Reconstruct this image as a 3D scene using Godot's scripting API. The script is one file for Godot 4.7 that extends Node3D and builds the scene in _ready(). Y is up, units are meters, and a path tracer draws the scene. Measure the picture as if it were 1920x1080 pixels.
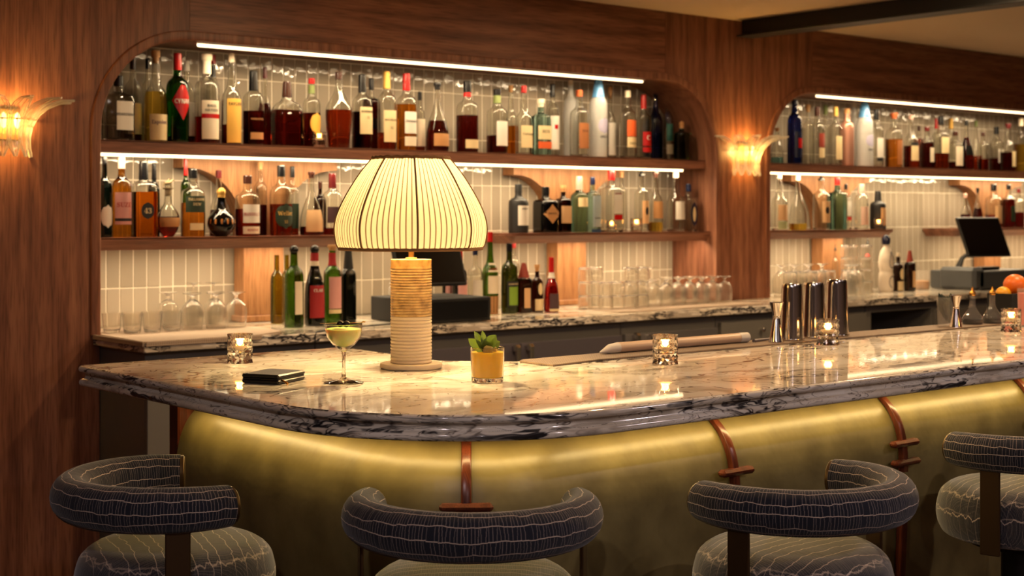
extends Node3D
# A hotel bar: panelled back wall with two arched, tiled bottle alcoves, a marble bar with a table lamp, and four upholstered stools.
# Axes: x along the back wall, y up, z towards the room. Metres.

const WALL_Z := -5.37      # face of the wooden wall
const TILE_Z := -5.69      # back of the alcoves
const CEIL := 2.51
const ARCH_Y := 2.146     # top of the alcove openings
const BAR_Y := 1.07
const TOP_Y := 0.97        # back counter
const SHELF1 := 1.736
const SHELF2 := 1.3475

var taken := {}
var M := {}
var rng := RandomNumberGenerator.new()

# ---------------------------------------------------------------- mesh building
class MB:
	var v := PackedVector3Array()
	var n := PackedVector3Array()
	var uv := PackedVector2Array()
	var ix := PackedInt32Array()

	func grid(P: Array, closed := false, us := 1.0, vs := 1.0) -> void:
		var rows := P.size()
		var cols: int = P[0].size()
		var start := v.size()
		var nn := []
		for i in rows:
			var line := PackedVector3Array()
			for j in cols:
				var jm := j - 1 if j > 0 else (cols - 2 if closed else 0)
				var jp := j + 1 if j < cols - 1 else (1 if closed else cols - 1)
				var im := maxi(i - 1, 0)
				var ip := mini(i + 1, rows - 1)
				var c: Vector3 = (P[i][jp] - P[i][jm]).cross(P[ip][j] - P[im][j])
				line.append(c.normalized() if c.length() > 1e-12 else Vector3.ZERO)
			nn.append(line)
		for i in rows:
			for j in cols:
				var k: Vector3 = nn[i][j]
				if k == Vector3.ZERO:
					var o := i + 1 if i == 0 else i - 1
					for q in nn[o]:
						k += q
					k = k.normalized()
				v.append(P[i][j])
				n.append(k)
				uv.append(Vector2(us * j / maxf(1, cols - 1), vs * i / maxf(1, rows - 1)))
		for i in rows - 1:
			for j in cols - 1:
				var a := start + i * cols + j
				var b := a + 1
				var c := a + cols + 1
				var d := a + cols
				ix.append_array(PackedInt32Array([a, c, b, a, d, c]))

	func tri(a: Vector3, b: Vector3, c: Vector3) -> void:   # counter-clockwise seen from outside
		var k := (b - a).cross(c - a).normalized()
		var s := v.size()
		for p in [a, b, c]:
			v.append(p)
			n.append(k)
			uv.append(Vector2(p.x, p.z))
		ix.append_array(PackedInt32Array([s, s + 2, s + 1]))

	func quad(a: Vector3, b: Vector3, c: Vector3, d: Vector3) -> void:
		tri(a, b, c)
		tri(a, c, d)

	# a box with chamfered edges, under a transform
	func box(c: Vector3, size: Vector3, e := 0.002, t := Transform3D()) -> void:
		var h := size / 2.0
		e = minf(e, minf(h.x, minf(h.y, h.z)) * 0.9)
		var f := func(x: float, y: float, z: float) -> Vector3: return t * (c + Vector3(x, y, z))
		for s in [-1.0, 1.0]:
			var x: float = s * h.x
			var y: float = s * h.y
			var z: float = s * h.z
			var A: Array = [f.call(x, -h.y + e, -h.z + e), f.call(x, h.y - e, -h.z + e), f.call(x, h.y - e, h.z - e), f.call(x, -h.y + e, h.z - e)]
			var B: Array = [f.call(-h.x + e, y, -h.z + e), f.call(-h.x + e, y, h.z - e), f.call(h.x - e, y, h.z - e), f.call(h.x - e, y, -h.z + e)]
			var C: Array = [f.call(-h.x + e, -h.y + e, z), f.call(h.x - e, -h.y + e, z), f.call(h.x - e, h.y - e, z), f.call(-h.x + e, h.y - e, z)]
			for Q in [A, B, C]:
				if s > 0:
					quad(Q[0], Q[1], Q[2], Q[3])
				else:
					quad(Q[3], Q[2], Q[1], Q[0])
		if e < 1e-5:
			return
		for s in [-1.0, 1.0]:
			for w in [-1.0, 1.0]:
				# edges along x, y, z
				var E := [
					[f.call(-h.x + e, s * h.y, w * (h.z - e)), f.call(h.x - e, s * h.y, w * (h.z - e)), f.call(h.x - e, s * (h.y - e), w * h.z), f.call(-h.x + e, s * (h.y - e), w * h.z)],
					[f.call(w * (h.x - e), -h.y + e, s * h.z), f.call(w * (h.x - e), h.y - e, s * h.z), f.call(w * h.x, h.y - e, s * (h.z - e)), f.call(w * h.x, -h.y + e, s * (h.z - e))],
					[f.call(s * h.x, w * (h.y - e), -h.z + e), f.call(s * h.x, w * (h.y - e), h.z - e), f.call(s * (h.x - e), w * h.y, h.z - e), f.call(s * (h.x - e), w * h.y, -h.z + e)]]
				for Q in E:
					if s * w < 0:
						quad(Q[0], Q[1], Q[2], Q[3])
					else:
						quad(Q[3], Q[2], Q[1], Q[0])
				for q in [-1.0, 1.0]:
					var a: Vector3 = f.call(s * h.x, w * (h.y - e), q * (h.z - e))
					var b: Vector3 = f.call(s * (h.x - e), w * h.y, q * (h.z - e))
					var d: Vector3 = f.call(s * (h.x - e), w * (h.y - e), q * h.z)
					if s * w * q > 0:
						tri(a, b, d)
					else:
						tri(a, d, b)

	# polygon in x-y (or x-z when flat), extruded from lo to hi along the third axis
	func prism(poly: PackedVector2Array, lo: float, hi: float, flat := false) -> void:
		var p := poly
		if not Geometry2D.is_polygon_clockwise(p):
			p = p.duplicate()
			p.reverse()
		# p is clockwise in Godot's y-down sense = counter-clockwise with y up
		var at := func(q: Vector2, h: float) -> Vector3: return Vector3(q.x, h, q.y) if flat else Vector3(q.x, q.y, h)
		var idx := Geometry2D.triangulate_polygon(p)
		for k in range(0, idx.size(), 3):
			var a := p[idx[k]]
			var b := p[idx[k + 1]]
			var c := p[idx[k + 2]]
			if (b - a).cross(c - a) < 0:
				var q := b
				b = c
				c = q
			if flat:
				tri(at.call(a, lo), at.call(b, lo), at.call(c, lo))
				tri(at.call(a, hi), at.call(c, hi), at.call(b, hi))
			else:
				tri(at.call(a, hi), at.call(b, hi), at.call(c, hi))
				tri(at.call(a, lo), at.call(c, lo), at.call(b, lo))
		var area := 0.0
		for k in p.size():
			area += p[k].cross(p[(k + 1) % p.size()])
		for k in p.size():
			var a := p[k]
			var b := p[(k + 1) % p.size()]
			if (area > 0) != flat:
				quad(at.call(a, lo), at.call(b, lo), at.call(b, hi), at.call(a, hi))
			else:
				quad(at.call(b, lo), at.call(a, lo), at.call(a, hi), at.call(b, hi))

	# surface of revolution about y; prof holds (radius, height), repeated points make a crease
	func lathe(prof: PackedVector2Array, seg := 24, at := Vector3.ZERO, sq := 2.0, fz := 1.0, R := 1.0, ribs := 0, rib := 0.0) -> void:
		var part := [prof[0]]
		for k in range(1, prof.size() + 1):
			if k == prof.size() or prof[k].is_equal_approx(prof[k - 1]):
				if part.size() > 1:
					var P := []
					for q in part:
						var line := PackedVector3Array()
						for j in seg + 1:
							line.append(at + MB.around(TAU * j / seg, q.x, q.y, sq, fz, R, ribs, rib))
						P.append(line)
					grid(P, true)
				part = []
			if k < prof.size():
				part.append(prof[k])

	static func around(a: float, r: float, y: float, sq := 2.0, fz := 1.0, R := 1.0, ribs := 0, rib := 0.0) -> Vector3:
		var s := sin(a)
		var c := cos(a)
		if sq > 2.01 or fz < 0.999:
			var t := smoothstep(0.45, 0.9, r / R)
			var e := lerpf(2.0, sq, t)
			var k := pow(pow(absf(s), e) + pow(absf(c), e), -1.0 / e)
			return Vector3(s * k * r, y, c * k * r * lerpf(1.0, fz, t))
		if ribs > 0:
			r *= 1.0 + rib * cos(a * ribs)
		return Vector3(s * r, y, c * r)

	# a round bar along points, with a radius for each; the section may be flattened
	func tube(pts: PackedVector3Array, rad, seg := 12, up := Vector3.UP, flat := 1.0, ends := true) -> void:
		var P := []
		var uvs := 0.0
		for i in pts.size():
			var d := (pts[mini(i + 1, pts.size() - 1)] - pts[maxi(i - 1, 0)]).normalized()
			var u := up
			if absf(d.dot(u)) > 0.95:
				u = Vector3.RIGHT if absf(d.x) < 0.8 else Vector3.FORWARD
			var side := d.cross(u).normalized()
			var o := side.cross(d).normalized()
			var r: float = rad[i] if rad is Array or rad is PackedFloat32Array else rad
			var line := PackedVector3Array()
			for j in seg + 1:
				var a := TAU * j / seg
				line.append(pts[i] + (side * cos(a) + o * sin(a) * flat) * r)
			P.append(line)
		var Q := []
		for i in P.size():
			Q.append(P[P.size() - 1 - i])
		grid(Q, true)
		if ends:
			for e in [0, P.size() - 1]:
				var ring: PackedVector3Array = P[e]
				var mid: Vector3 = pts[e]
				for j in seg:
					if e == 0:
						tri(mid, ring[j + 1], ring[j])
					else:
						tri(mid, ring[j], ring[j + 1])

	# a profile (out, height) swept along a path in plan; outward is to the right of the direction of travel seen from above when side = 1
	func sweep(path: PackedVector2Array, prof: PackedVector2Array, side := 1.0, us := 1.0, vs := 1.0) -> void:
		var dirs := []
		for i in path.size():
			var d := (path[mini(i + 1, path.size() - 1)] - path[maxi(i - 1, 0)]).normalized()
			dirs.append(Vector2(-d.y, d.x) * side)
		var part := [prof[0]]
		for k in range(1, prof.size() + 1):
			if k == prof.size() or prof[k].is_equal_approx(prof[k - 1]):
				if part.size() > 1:
					var P := []
					for q in part:
						var line := PackedVector3Array()
						for i in path.size():
							var w: Vector2 = path[i] + dirs[i] * q.x
							line.append(Vector3(w.x, q.y, w.y))
						P.append(line)
					grid(P, false, us, vs)
				part = []
			if k < prof.size():
				part.append(prof[k])

	func add(m: Mesh, t: Transform3D) -> void:
		for s in m.get_surface_count():
			var A := m.surface_get_arrays(s)
			var st := v.size()
			for p in A[Mesh.ARRAY_VERTEX]:
				v.append(t * p)
			for p in A[Mesh.ARRAY_NORMAL]:
				n.append((t.basis * p).normalized())
			for k in A[Mesh.ARRAY_VERTEX].size():
				uv.append(Vector2.ZERO)
			for k in A[Mesh.ARRAY_INDEX]:
				ix.append(st + k)

	func mesh() -> ArrayMesh:
		var A := []
		A.resize(Mesh.ARRAY_MAX)
		A[Mesh.ARRAY_VERTEX] = v
		A[Mesh.ARRAY_NORMAL] = n
		A[Mesh.ARRAY_TEX_UV] = uv
		A[Mesh.ARRAY_INDEX] = ix
		var m := ArrayMesh.new()
		m.add_surface_from_arrays(Mesh.PRIMITIVE_TRIANGLES, A)
		return m

# ---------------------------------------------------------------- scene helpers
func numbered(called: String) -> String:
	var k: int = taken.get(called, 0)
	taken[called] = k + 1
	return called if k == 0 else "%s_%03d" % [called, k]

func put(called: String, shape, mat: Material, parent: Node = null) -> MeshInstance3D:
	var o := MeshInstance3D.new()
	o.mesh = shape.mesh() if shape is MB else shape
	o.material_override = mat
	o.name = numbered(called) if parent == null else called
	(self if parent == null else parent).add_child(o, true)
	return o

func thing(called: String, label: String, category: String, at := Vector3.ZERO, turn := 0.0, group := "") -> Node3D:
	var o := Node3D.new()
	o.name = numbered(called)
	add_child(o)
	o.position = at
	o.rotation.y = turn
	return tag(o, label, category, group)

func tag(o: Node3D, label: String, category: String, group := "") -> Node3D:
	o.set_meta("label", label)
	o.set_meta("category", category)
	if group:
		o.set_meta("group", group)
	return o

func struct(o: Node3D, label := "", category := "") -> Node3D:
	o.set_meta("kind", "structure")
	if label:
		o.set_meta("label", label)
		o.set_meta("category", category)
	return o

func copy(o: Node3D, label: String, at: Vector3, turn := 0.0) -> Node3D:
	var base := String(o.name)
	if base.length() > 4 and base.substr(base.length() - 4, 1) == "_" and base.right(3).is_valid_int():
		base = base.left(base.length() - 4)
	var c: Node3D = o.duplicate()
	c.name = numbered(base)
	add_child(c)
	c.position = at
	c.rotation.y = turn
	c.set_meta("label", label)
	return c

func light(l: Light3D, called: String, colour: Color, energy: float, at: Vector3) -> Light3D:
	l.name = called
	l.light_color = colour
	l.light_energy = energy
	l.shadow_enabled = true
	add_child(l, true)
	l.position = at
	return l

func area(called: String, colour: Color, energy: float, at: Vector3, aim: Vector3, along: Vector3, length: float, width: float) -> void:
	var l := AreaLight3D.new()
	light(l, called, colour, energy, at)
	l.area_size = Vector2(length, width)
	l.area_range = 14.0
	var z := -aim.normalized()
	var x := along.normalized()
	var y := z.cross(x).normalized()
	l.basis = Basis(x, y, z)

func omni(called: String, colour: Color, energy: float, at: Vector3, size := 0.02) -> void:
	var l := OmniLight3D.new()
	light(l, called, colour, energy, at)
	l.omni_range = 14.0
	l.omni_attenuation = 2.0
	l.light_size = size

# ---------------------------------------------------------------- materials
func paint(c: Color, rough := 0.6, metal := 0.0, spec := 0.5) -> StandardMaterial3D:
	var m := StandardMaterial3D.new()
	m.albedo_color = c
	m.roughness = rough
	m.metallic = metal
	m.metallic_specular = spec
	return m

func pane(c: Color, alpha: float, rough := 0.02) -> StandardMaterial3D:
	var m := paint(Color(c.r, c.g, c.b, alpha), rough)
	m.transparency = BaseMaterial3D.TRANSPARENCY_ALPHA
	return m

func solid_glass(c: Color, ior := 0.05, rough := 0.0, cloud := 0.0) -> StandardMaterial3D:
	var m := paint(Color(c.r, c.g, c.b, cloud), rough)
	m.transparency = BaseMaterial3D.TRANSPARENCY_ALPHA
	m.refraction_enabled = true
	m.refraction_scale = ior
	return m

func glow(c: Color, k: float) -> StandardMaterial3D:
	var m := paint(c, 0.5)
	m.emission_enabled = true
	m.emission = c
	m.emission_energy_multiplier = k
	return m

func noise_map(ramp: Array, freq: float, seed_: int, octaves := 4, size := 512, warp := 0.0, kind := FastNoiseLite.TYPE_SIMPLEX_SMOOTH, fractal := FastNoiseLite.FRACTAL_FBM) -> NoiseTexture2D:
	var f := FastNoiseLite.new()
	f.seed = seed_
	f.noise_type = kind
	f.frequency = freq
	f.fractal_type = fractal
	f.fractal_octaves = octaves
	if warp > 0.0:
		f.domain_warp_enabled = true
		f.domain_warp_amplitude = warp
		f.domain_warp_frequency = freq * 0.5
	var t := NoiseTexture2D.new()
	t.width = size
	t.height = size
	t.seamless = true
	t.noise = f
	if ramp:
		var g := Gradient.new()
		var offs := PackedFloat32Array()
		var cols := PackedColorArray()
		for k in ramp.size():
			offs.append(ramp[k][0])
			cols.append(ramp[k][1])
		g.offsets = offs
		g.colors = cols
		t.color_ramp = g
	return t

func wood(ramp: Array, scale: Vector3, fine: Vector3, rough: float, seed_: int) -> StandardMaterial3D:
	var m := paint(Color.WHITE, rough, 0.0, 0.4)
	m.albedo_texture = noise_map(ramp, 0.012, seed_, 4, 512, 18.0)
	m.uv1_triplanar = true
	m.uv1_world_triplanar = true
	m.uv1_scale = scale
	m.uv1_triplanar_sharpness = 8.0
	m.detail_enabled = true
	m.detail_blend_mode = BaseMaterial3D.BLEND_MODE_MUL
	m.detail_uv_layer = BaseMaterial3D.DETAIL_UV_2
	m.detail_albedo = noise_map([[0.0, Color(0.62, 0.60, 0.58)], [0.45, Color(0.93, 0.92, 0.91)], [1.0, Color.WHITE]], 0.03, seed_ + 9, 3, 512)
	m.uv2_triplanar = true
	m.uv2_world_triplanar = true
	m.uv2_scale = fine
	m.uv2_triplanar_sharpness = 8.0
	return m

func marble_image(size: int, dark: float) -> ImageTexture:
	var im := Image.create(size, size, false, Image.FORMAT_RGB8)
	var w1 := FastNoiseLite.new()
	w1.seed = 4
	w1.frequency = 1.0
	w1.fractal_octaves = 4
	var w2 := FastNoiseLite.new()
	w2.seed = 11
	w2.frequency = 1.0
	w2.fractal_octaves = 3
	var pale := Color(0.93, 0.90, 0.845)
	var warm := Color(0.86, 0.81, 0.725)
	var vein_c := Color(0.33, 0.29, 0.26)
	var ink_c := Color(0.11, 0.105, 0.12)
	for j in size:
		var q := float(j) / size
		for i in size:
			var p := float(i) / size
			var wx := w1.get_noise_2d(p * 3.0, q * 6.0)
			var wy := w1.get_noise_2d(p * 3.0 + 31.0, q * 6.0 + 17.0)
			# long drifting veins, finer threads between them
			var a := absf(w2.get_noise_2d(p * 2.2 + wx * 0.9 + 5.0, q * 9.0 + wy * 1.6))
			var b := absf(w2.get_noise_2d(p * 5.0 + wy * 1.2, q * 16.0 + wx * 1.8 + 9.0))
			var cloud := w1.get_noise_2d(p * 1.6 + 50.0, q * 3.2 + 3.0)
			var grey := w2.get_noise_2d(p * 3.0 + 80.0 + wx, q * 8.0 + wy)
			var thin := clampf(1.0 - a / (0.03 + 0.07 * maxf(0.0, cloud + 0.2)), 0.0, 1.0)
			var fine := clampf(1.0 - b / 0.05, 0.0, 1.0) * clampf(cloud * 2.0 + 0.65, 0.0, 1.0)
			var c := pale.lerp(warm, clampf(0.4 + wx * 1.4, 0.0, 1.0))
			c = c.lerp(Color(0.60, 0.545, 0.475), clampf(grey * 1.6 - 0.1, 0.0, 0.6))
			c = c.lerp(vein_c, maxf(thin * 0.95, fine * 0.75))
			var patch := clampf((cloud - (0.30 - dark)) * 7.0, 0.0, 1.0)
			c = c.lerp(ink_c, patch * clampf(1.25 - minf(a * 1.0, b * 1.2) / 0.13, 0.0, 1.0) * 0.92)
			im.set_pixel(i, j, c)
	return ImageTexture.create_from_image(im)

func fabric_image() -> ImageTexture:
	var w := 1024
	var h := 512
	var im := Image.create(w, h, false, Image.FORMAT_RGB8)
	im.fill(Color(0.052, 0.064, 0.118))
	var f := FastNoiseLite.new()
	f.seed = 7
	f.frequency = 0.012
	f.fractal_octaves = 3
	var r := RandomNumberGenerator.new()
	r.seed = 22
	var thread := Color(0.74, 0.65, 0.57)
	var lines := 12
	var edge := []
	for k in lines + 1:
		var col := PackedFloat32Array()
		var jog := 0.0
		var r2 := RandomNumberGenerator.new()
		r2.seed = 100 + k % lines
		for x in w:
			if r2.randf() < 0.02:
				jog = clampf(jog + r2.randf_range(-4.0, 4.0), -6.0, 6.0)
			var fade := minf(1.0, minf(x, w - 1 - x) / 30.0)
			col.append(h * float(k) / lines + fade * (f.get_noise_2d(x, (k % lines) * 90.0) * 9.0 + jog))
		edge.append(col)
	for k in lines:
		var x := r.randi_range(0, 4)
		while x < w:
			var y0: float = edge[k][x] + 3
			var y1: float = edge[k + 1][x] - 1
			if r.randf() > 0.03:
				var lean := r.randf_range(-3.0, 3.0)
				var tone := r.randf_range(0.7, 1.0)
				for y in range(int(y0), int(y1)):
					var t := (y - y0) / maxf(1.0, y1 - y0)
					for d in 2:
						var px := posmod(x + int(lean * t) + d, w)
						var base := im.get_pixel(px, posmod(y, h))
						im.set_pixel(px, posmod(y, h), base.lerp(thread, tone * (r.randf_range(0.6, 0.95) if d == 0 else 0.25)))
			x += r.randi_range(6, 9)
	for k in lines:
		for x in w:
			for d in 3:
				im.set_pixel(x, posmod(int(edge[k][x]) + d, h), thread.lightened(0.10))
	return ImageTexture.create_from_image(im)

func stripe_image() -> ImageTexture:
	var im := Image.create(1024, 256, false, Image.FORMAT_RGB8)
	var r := RandomNumberGenerator.new()
	r.seed = 5
	var cloth := Color(0.90, 0.87, 0.77)
	var line := Color(0.30, 0.19, 0.10)
	for y in 256:
		for x in 1024:
			var k := x % 16
			var c := cloth.darkened(r.randf() * 0.04)
			if k < 4:
				c = c.lerp(line, (0.6 if (y + k) % 4 < 2 else 0.95) * (1.0 if k in [1, 2] else 0.6))
			im.set_pixel(x, y, c)
	return ImageTexture.create_from_image(im)

func mesh_image(a: Color, b: Color, cell: int, bar: int) -> ImageTexture:
	var im := Image.create(cell * 8, cell * 8, false, Image.FORMAT_RGB8)
	for y in cell * 8:
		for x in cell * 8:
			im.set_pixel(x, y, a if x % cell < bar or y % cell < bar else b)
	return ImageTexture.create_from_image(im)

func tri_map(m: StandardMaterial3D, t: Texture2D, scale: Vector3) -> StandardMaterial3D:
	m.albedo_texture = t
	m.uv1_triplanar = true
	m.uv1_world_triplanar = true
	m.uv1_scale = scale
	m.uv1_triplanar_sharpness = 6.0
	return m

func relief(m: StandardMaterial3D, t: Texture2D, depth: float) -> StandardMaterial3D:
	m.heightmap_enabled = true
	m.heightmap_texture = t
	m.heightmap_scale = depth
	return m

func make_materials() -> void:
	var ramp := [[0.0, Color(0.40, 0.24, 0.175)], [0.35, Color(0.52, 0.335, 0.25)], [0.6, Color(0.58, 0.385, 0.29)], [1.0, Color(0.64, 0.44, 0.33)]]
	M.wood_v = wood(ramp, Vector3(2.6, 0.16, 2.6), Vector3(9.0, 0.35, 9.0), 0.42, 3)
	M.wood_h = wood(ramp, Vector3(0.16, 2.6, 2.6), Vector3(0.35, 9.0, 9.0), 0.42, 14)
	var pale := [[0.0, Color(0.55, 0.37, 0.23)], [0.5, Color(0.66, 0.47, 0.31)], [1.0, Color(0.73, 0.54, 0.37)]]
	M.wood_pale = wood(pale, Vector3(3.0, 0.18, 3.0), Vector3(11.0, 0.4, 11.0), 0.5, 25)
	M.wood_shelf = wood(ramp, Vector3(0.2, 3.2, 3.2), Vector3(0.4, 12.0, 12.0), 0.5, 33)
	var red := [[0.0, Color(0.26, 0.115, 0.07)], [0.5, Color(0.36, 0.17, 0.10)], [1.0, Color(0.43, 0.215, 0.13)]]
	M.wood_red = wood(red, Vector3(6.0, 0.6, 6.0), Vector3(20.0, 1.0, 20.0), 0.28, 41)
	var glaze := noise_map([], 0.01, 61, 3, 256)
	M.tile = []
	for k in 3:
		var c: Color = [Color(0.62, 0.575, 0.51), Color(0.595, 0.55, 0.485), Color(0.645, 0.60, 0.535)][k]
		var m := paint(c, 0.045)
		m.uv1_triplanar = true
		m.uv1_world_triplanar = true
		m.uv1_scale = Vector3(3, 3, 3)
		M.tile.append(relief(m, glaze, 0.16))
	M.grout = paint(Color(0.86, 0.82, 0.74), 0.9)
	M.ceiling = paint(Color(0.78, 0.69, 0.57), 0.9)
	M.plaster = paint(Color(0.42, 0.34, 0.28), 0.9)
	M.floor = wood([[0.0, Color(0.20, 0.12, 0.08)], [1.0, Color(0.36, 0.23, 0.15)]], Vector3(0.3, 1.0, 2.0), Vector3(0.8, 1.0, 8.0), 0.5, 50)
	M.beam = paint(Color(0.035, 0.04, 0.038), 0.5)
	var marble := marble_image(1024, -0.04)
	var marble_dark := marble_image(768, 0.22)
	M.marble = tri_map(paint(Color.WHITE, 0.03), marble, Vector3(0.5, 0.5, 0.5))
	M.marble_edge = tri_map(paint(Color.WHITE, 0.10), marble_dark, Vector3(0.75, 1.5, 0.75))
	M.cabinet = paint(Color(0.42, 0.41, 0.385), 0.5)
	M.steel = paint(Color(0.62, 0.61, 0.61), 0.3, 0.75)
	M.steel_dark = paint(Color(0.42, 0.40, 0.43), 0.34, 0.45)
	M.chrome = paint(Color(0.90, 0.88, 0.86), 0.12, 1.0)
	M.brass = paint(Color(0.72, 0.55, 0.30), 0.28, 1.0)
	M.bronze = paint(Color(0.34, 0.26, 0.17), 0.42, 0.85)
	M.gold = paint(Color(0.85, 0.62, 0.28), 0.22, 1.0)
	var hide := noise_map([[0.0, Color(0.37, 0.325, 0.19)], [0.5, Color(0.44, 0.39, 0.235)], [1.0, Color(0.50, 0.45, 0.28)]], 0.008, 71, 5)
	M.leather = tri_map(paint(Color.WHITE, 0.42), hide, Vector3(1.4, 1.4, 1.4))
	relief(M.leather, noise_map([], 0.15, 72, 3, 256), 0.02)
	M.fabric = paint(Color.WHITE, 0.95)
	M.fabric.albedo_texture = fabric_image()
	M.fabric.rim_enabled = true
	M.fabric.rim = 0.3
	M.seat_fabric = M.fabric.duplicate()
	M.seat_fabric.uv1_triplanar = true
	M.seat_fabric.uv1_scale = Vector3(1.7, 1.7, 3.4)
	M.seat_fabric.rim = 0.8
	M.black = paint(Color(0.02, 0.02, 0.022), 0.35)
	M.black_rough = paint(Color(0.03, 0.03, 0.033), 0.7)
	M.screen = paint(Color(0.012, 0.012, 0.014), 0.12)
	M.grey_plastic = paint(Color(0.27, 0.28, 0.29), 0.45)
	M.white_plastic = paint(Color(0.78, 0.76, 0.72), 0.5)
	M.shade = paint(Color.WHITE, 0.9)
	M.shade.albedo_texture = stripe_image()
	M.shade.backlight_enabled = true
	M.shade.backlight = Color(0.39, 0.38, 0.35)
	M.trim_cloth = paint(Color(0.50, 0.36, 0.22), 0.95)
	M.crackle = tri_map(paint(Color.WHITE, 0.35), noise_map([[0.0, Color(0.42, 0.30, 0.14)], [0.45, Color(0.66, 0.52, 0.30)], [1.0, Color(0.78, 0.66, 0.44)]], 0.03, 81, 4, 256), Vector3(4, 4, 4))
	M.stoneware = paint(Color(0.82, 0.75, 0.63), 0.55)
	M.clear = pane(Color(1, 1, 1), 0.04)
	M.tumbler = pane(Color(1, 0.97, 0.92), 0.13)
	M.drink_glass = solid_glass(Color(1.0, 0.99, 0.97), 0.05, 0.0, 0.045)
	M.crystal = solid_glass(Color(0.99, 0.97, 0.94))
	M.sconce_glass = pane(Color(0.96, 0.94, 0.86), 0.13, 0.10)
	M.sconce_ridge = pane(Color(0.97, 0.95, 0.88), 0.6, 0.15)
	M.wax = paint(Color(0.92, 0.86, 0.74), 0.6)
	M.flame = glow(Color(1.0, 0.72, 0.34), 14.0)
	M.led = glow(Color(1.0, 0.86, 0.66), 3.2)
	M.bulb = glow(Color(1.0, 0.84, 0.58), 2.2)
	M.mat_net = tri_map(paint(Color.WHITE, 0.85), mesh_image(Color(0.70, 0.62, 0.54), Color(0.46, 0.38, 0.32), 8, 5), Vector3(14, 14, 14))
	M.mat_rubber = tri_map(paint(Color.WHITE, 0.6), mesh_image(Color(0.50, 0.42, 0.34), Color(0.12, 0.10, 0.09), 8, 4), Vector3(20, 20, 20))
	M.foil_roll = paint(Color(0.74, 0.64, 0.54), 0.35)
	M.label_col = {}
	# glass of the bottles
	M.g = {
		"clear": solid_glass(Color(0.97, 0.97, 0.95)), "smoke": solid_glass(Color(0.90, 0.90, 0.87), 0.05, 0.03),
		"frost": solid_glass(Color(0.92, 0.92, 0.91), 0.05, 0.45, 0.35), "rose": paint(Color(0.72, 0.52, 0.44), 0.25, 0.5),
		"green": solid_glass(Color(0.26, 0.42, 0.08)), "dkgreen": solid_glass(Color(0.10, 0.38, 0.10)), "dkgreen2": solid_glass(Color(0.04, 0.12, 0.10)),
		"yellowgreen": solid_glass(Color(0.55, 0.52, 0.14)), "olive": solid_glass(Color(0.20, 0.25, 0.06)), "blackgreen": solid_glass(Color(0.04, 0.055, 0.03)),
		"blackglass": paint(Color(0.018, 0.016, 0.016), 0.06), "brownglass": solid_glass(Color(0.16, 0.06, 0.025)), "amberglass": solid_glass(Color(0.78, 0.50, 0.12)),
		"redglass": solid_glass(Color(0.48, 0.05, 0.04)), "blue": solid_glass(Color(0.06, 0.13, 0.42)), "aqua": solid_glass(Color(0.70, 0.88, 0.86), 0.03), "aqua2": solid_glass(Color(0.50, 0.74, 0.72), 0.03),
		"matteblack": paint(Color(0.05, 0.048, 0.048), 0.55),
	}
	M.l = {
		"whisky": solid_glass(Color(0.62, 0.20, 0.07), 0.034), "dkred": solid_glass(Color(0.34, 0.07, 0.045), 0.034), "gold": solid_glass(Color(0.86, 0.72, 0.28), 0.034),
		"gold2": solid_glass(Color(0.82, 0.50, 0.15), 0.034), "orange": solid_glass(Color(0.84, 0.45, 0.08), 0.034), "teal2": solid_glass(Color(0.5, 0.7, 0.7), 0.034),
	}
	var inks := {
		"black": Color(0.03, 0.03, 0.035), "blackfoil": Color(0.05, 0.05, 0.045), "white": Color(0.86, 0.83, 0.78), "paper": Color(0.86, 0.80, 0.70), "cream": Color(0.84, 0.75, 0.57), "ink": Color(0.06, 0.055, 0.06),
		"purple": Color(0.30, 0.13, 0.34), "red": Color(0.68, 0.08, 0.07), "redink": Color(0.62, 0.12, 0.10), "crimson": Color(0.58, 0.06, 0.08), "brown": Color(0.22, 0.11, 0.07), "cork": Color(0.72, 0.54, 0.34),
		"yellow": Color(0.86, 0.66, 0.28), "tan": Color(0.70, 0.50, 0.30), "wine": Color(0.34, 0.08, 0.08), "leaf": Color(0.45, 0.50, 0.28), "darkleaf": Color(0.10, 0.17, 0.08), "gold": Color(0.80, 0.64, 0.34),
		"goldink": Color(0.78, 0.62, 0.32), "goldband": Color(0.70, 0.46, 0.22), "orange": Color(0.82, 0.34, 0.12), "copper": Color(0.72, 0.38, 0.22), "copperlabel": Color(0.62, 0.38, 0.20), "sky": Color(0.36, 0.60, 0.82),
		"lilac": Color(0.70, 0.68, 0.78), "navy": Color(0.08, 0.11, 0.22), "teal": Color(0.18, 0.42, 0.38), "pinkcap": Color(0.74, 0.58, 0.52), "pinkpaper": Color(0.78, 0.56, 0.54), "palepink": Color(0.82, 0.68, 0.60),
		"tanmetal": Color(0.62, 0.54, 0.42), "buff": Color(0.78, 0.62, 0.44), "plum": Color(0.24, 0.13, 0.15), "matteblack2": Color(0.05, 0.048, 0.048), "bluelabel": Color(0.56, 0.62, 0.64), "blue": Color(0.06, 0.22, 0.36),
		"whitelabel": Color(0.80, 0.77, 0.72), "straw": Color(0.66, 0.47, 0.28), "lime": Color(0.45, 0.58, 0.14), "rust": Color(0.52, 0.17, 0.09), "palegreen": Color(0.62, 0.66, 0.48),
	}
	for k in inks:
		M.label_col[k] = paint(inks[k], 0.25 if k in ["black", "red", "navy", "wine", "brown", "sky"] else 0.6, 0.7 if k in ["gold", "goldband", "copper", "tanmetal"] else 0.0)

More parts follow.
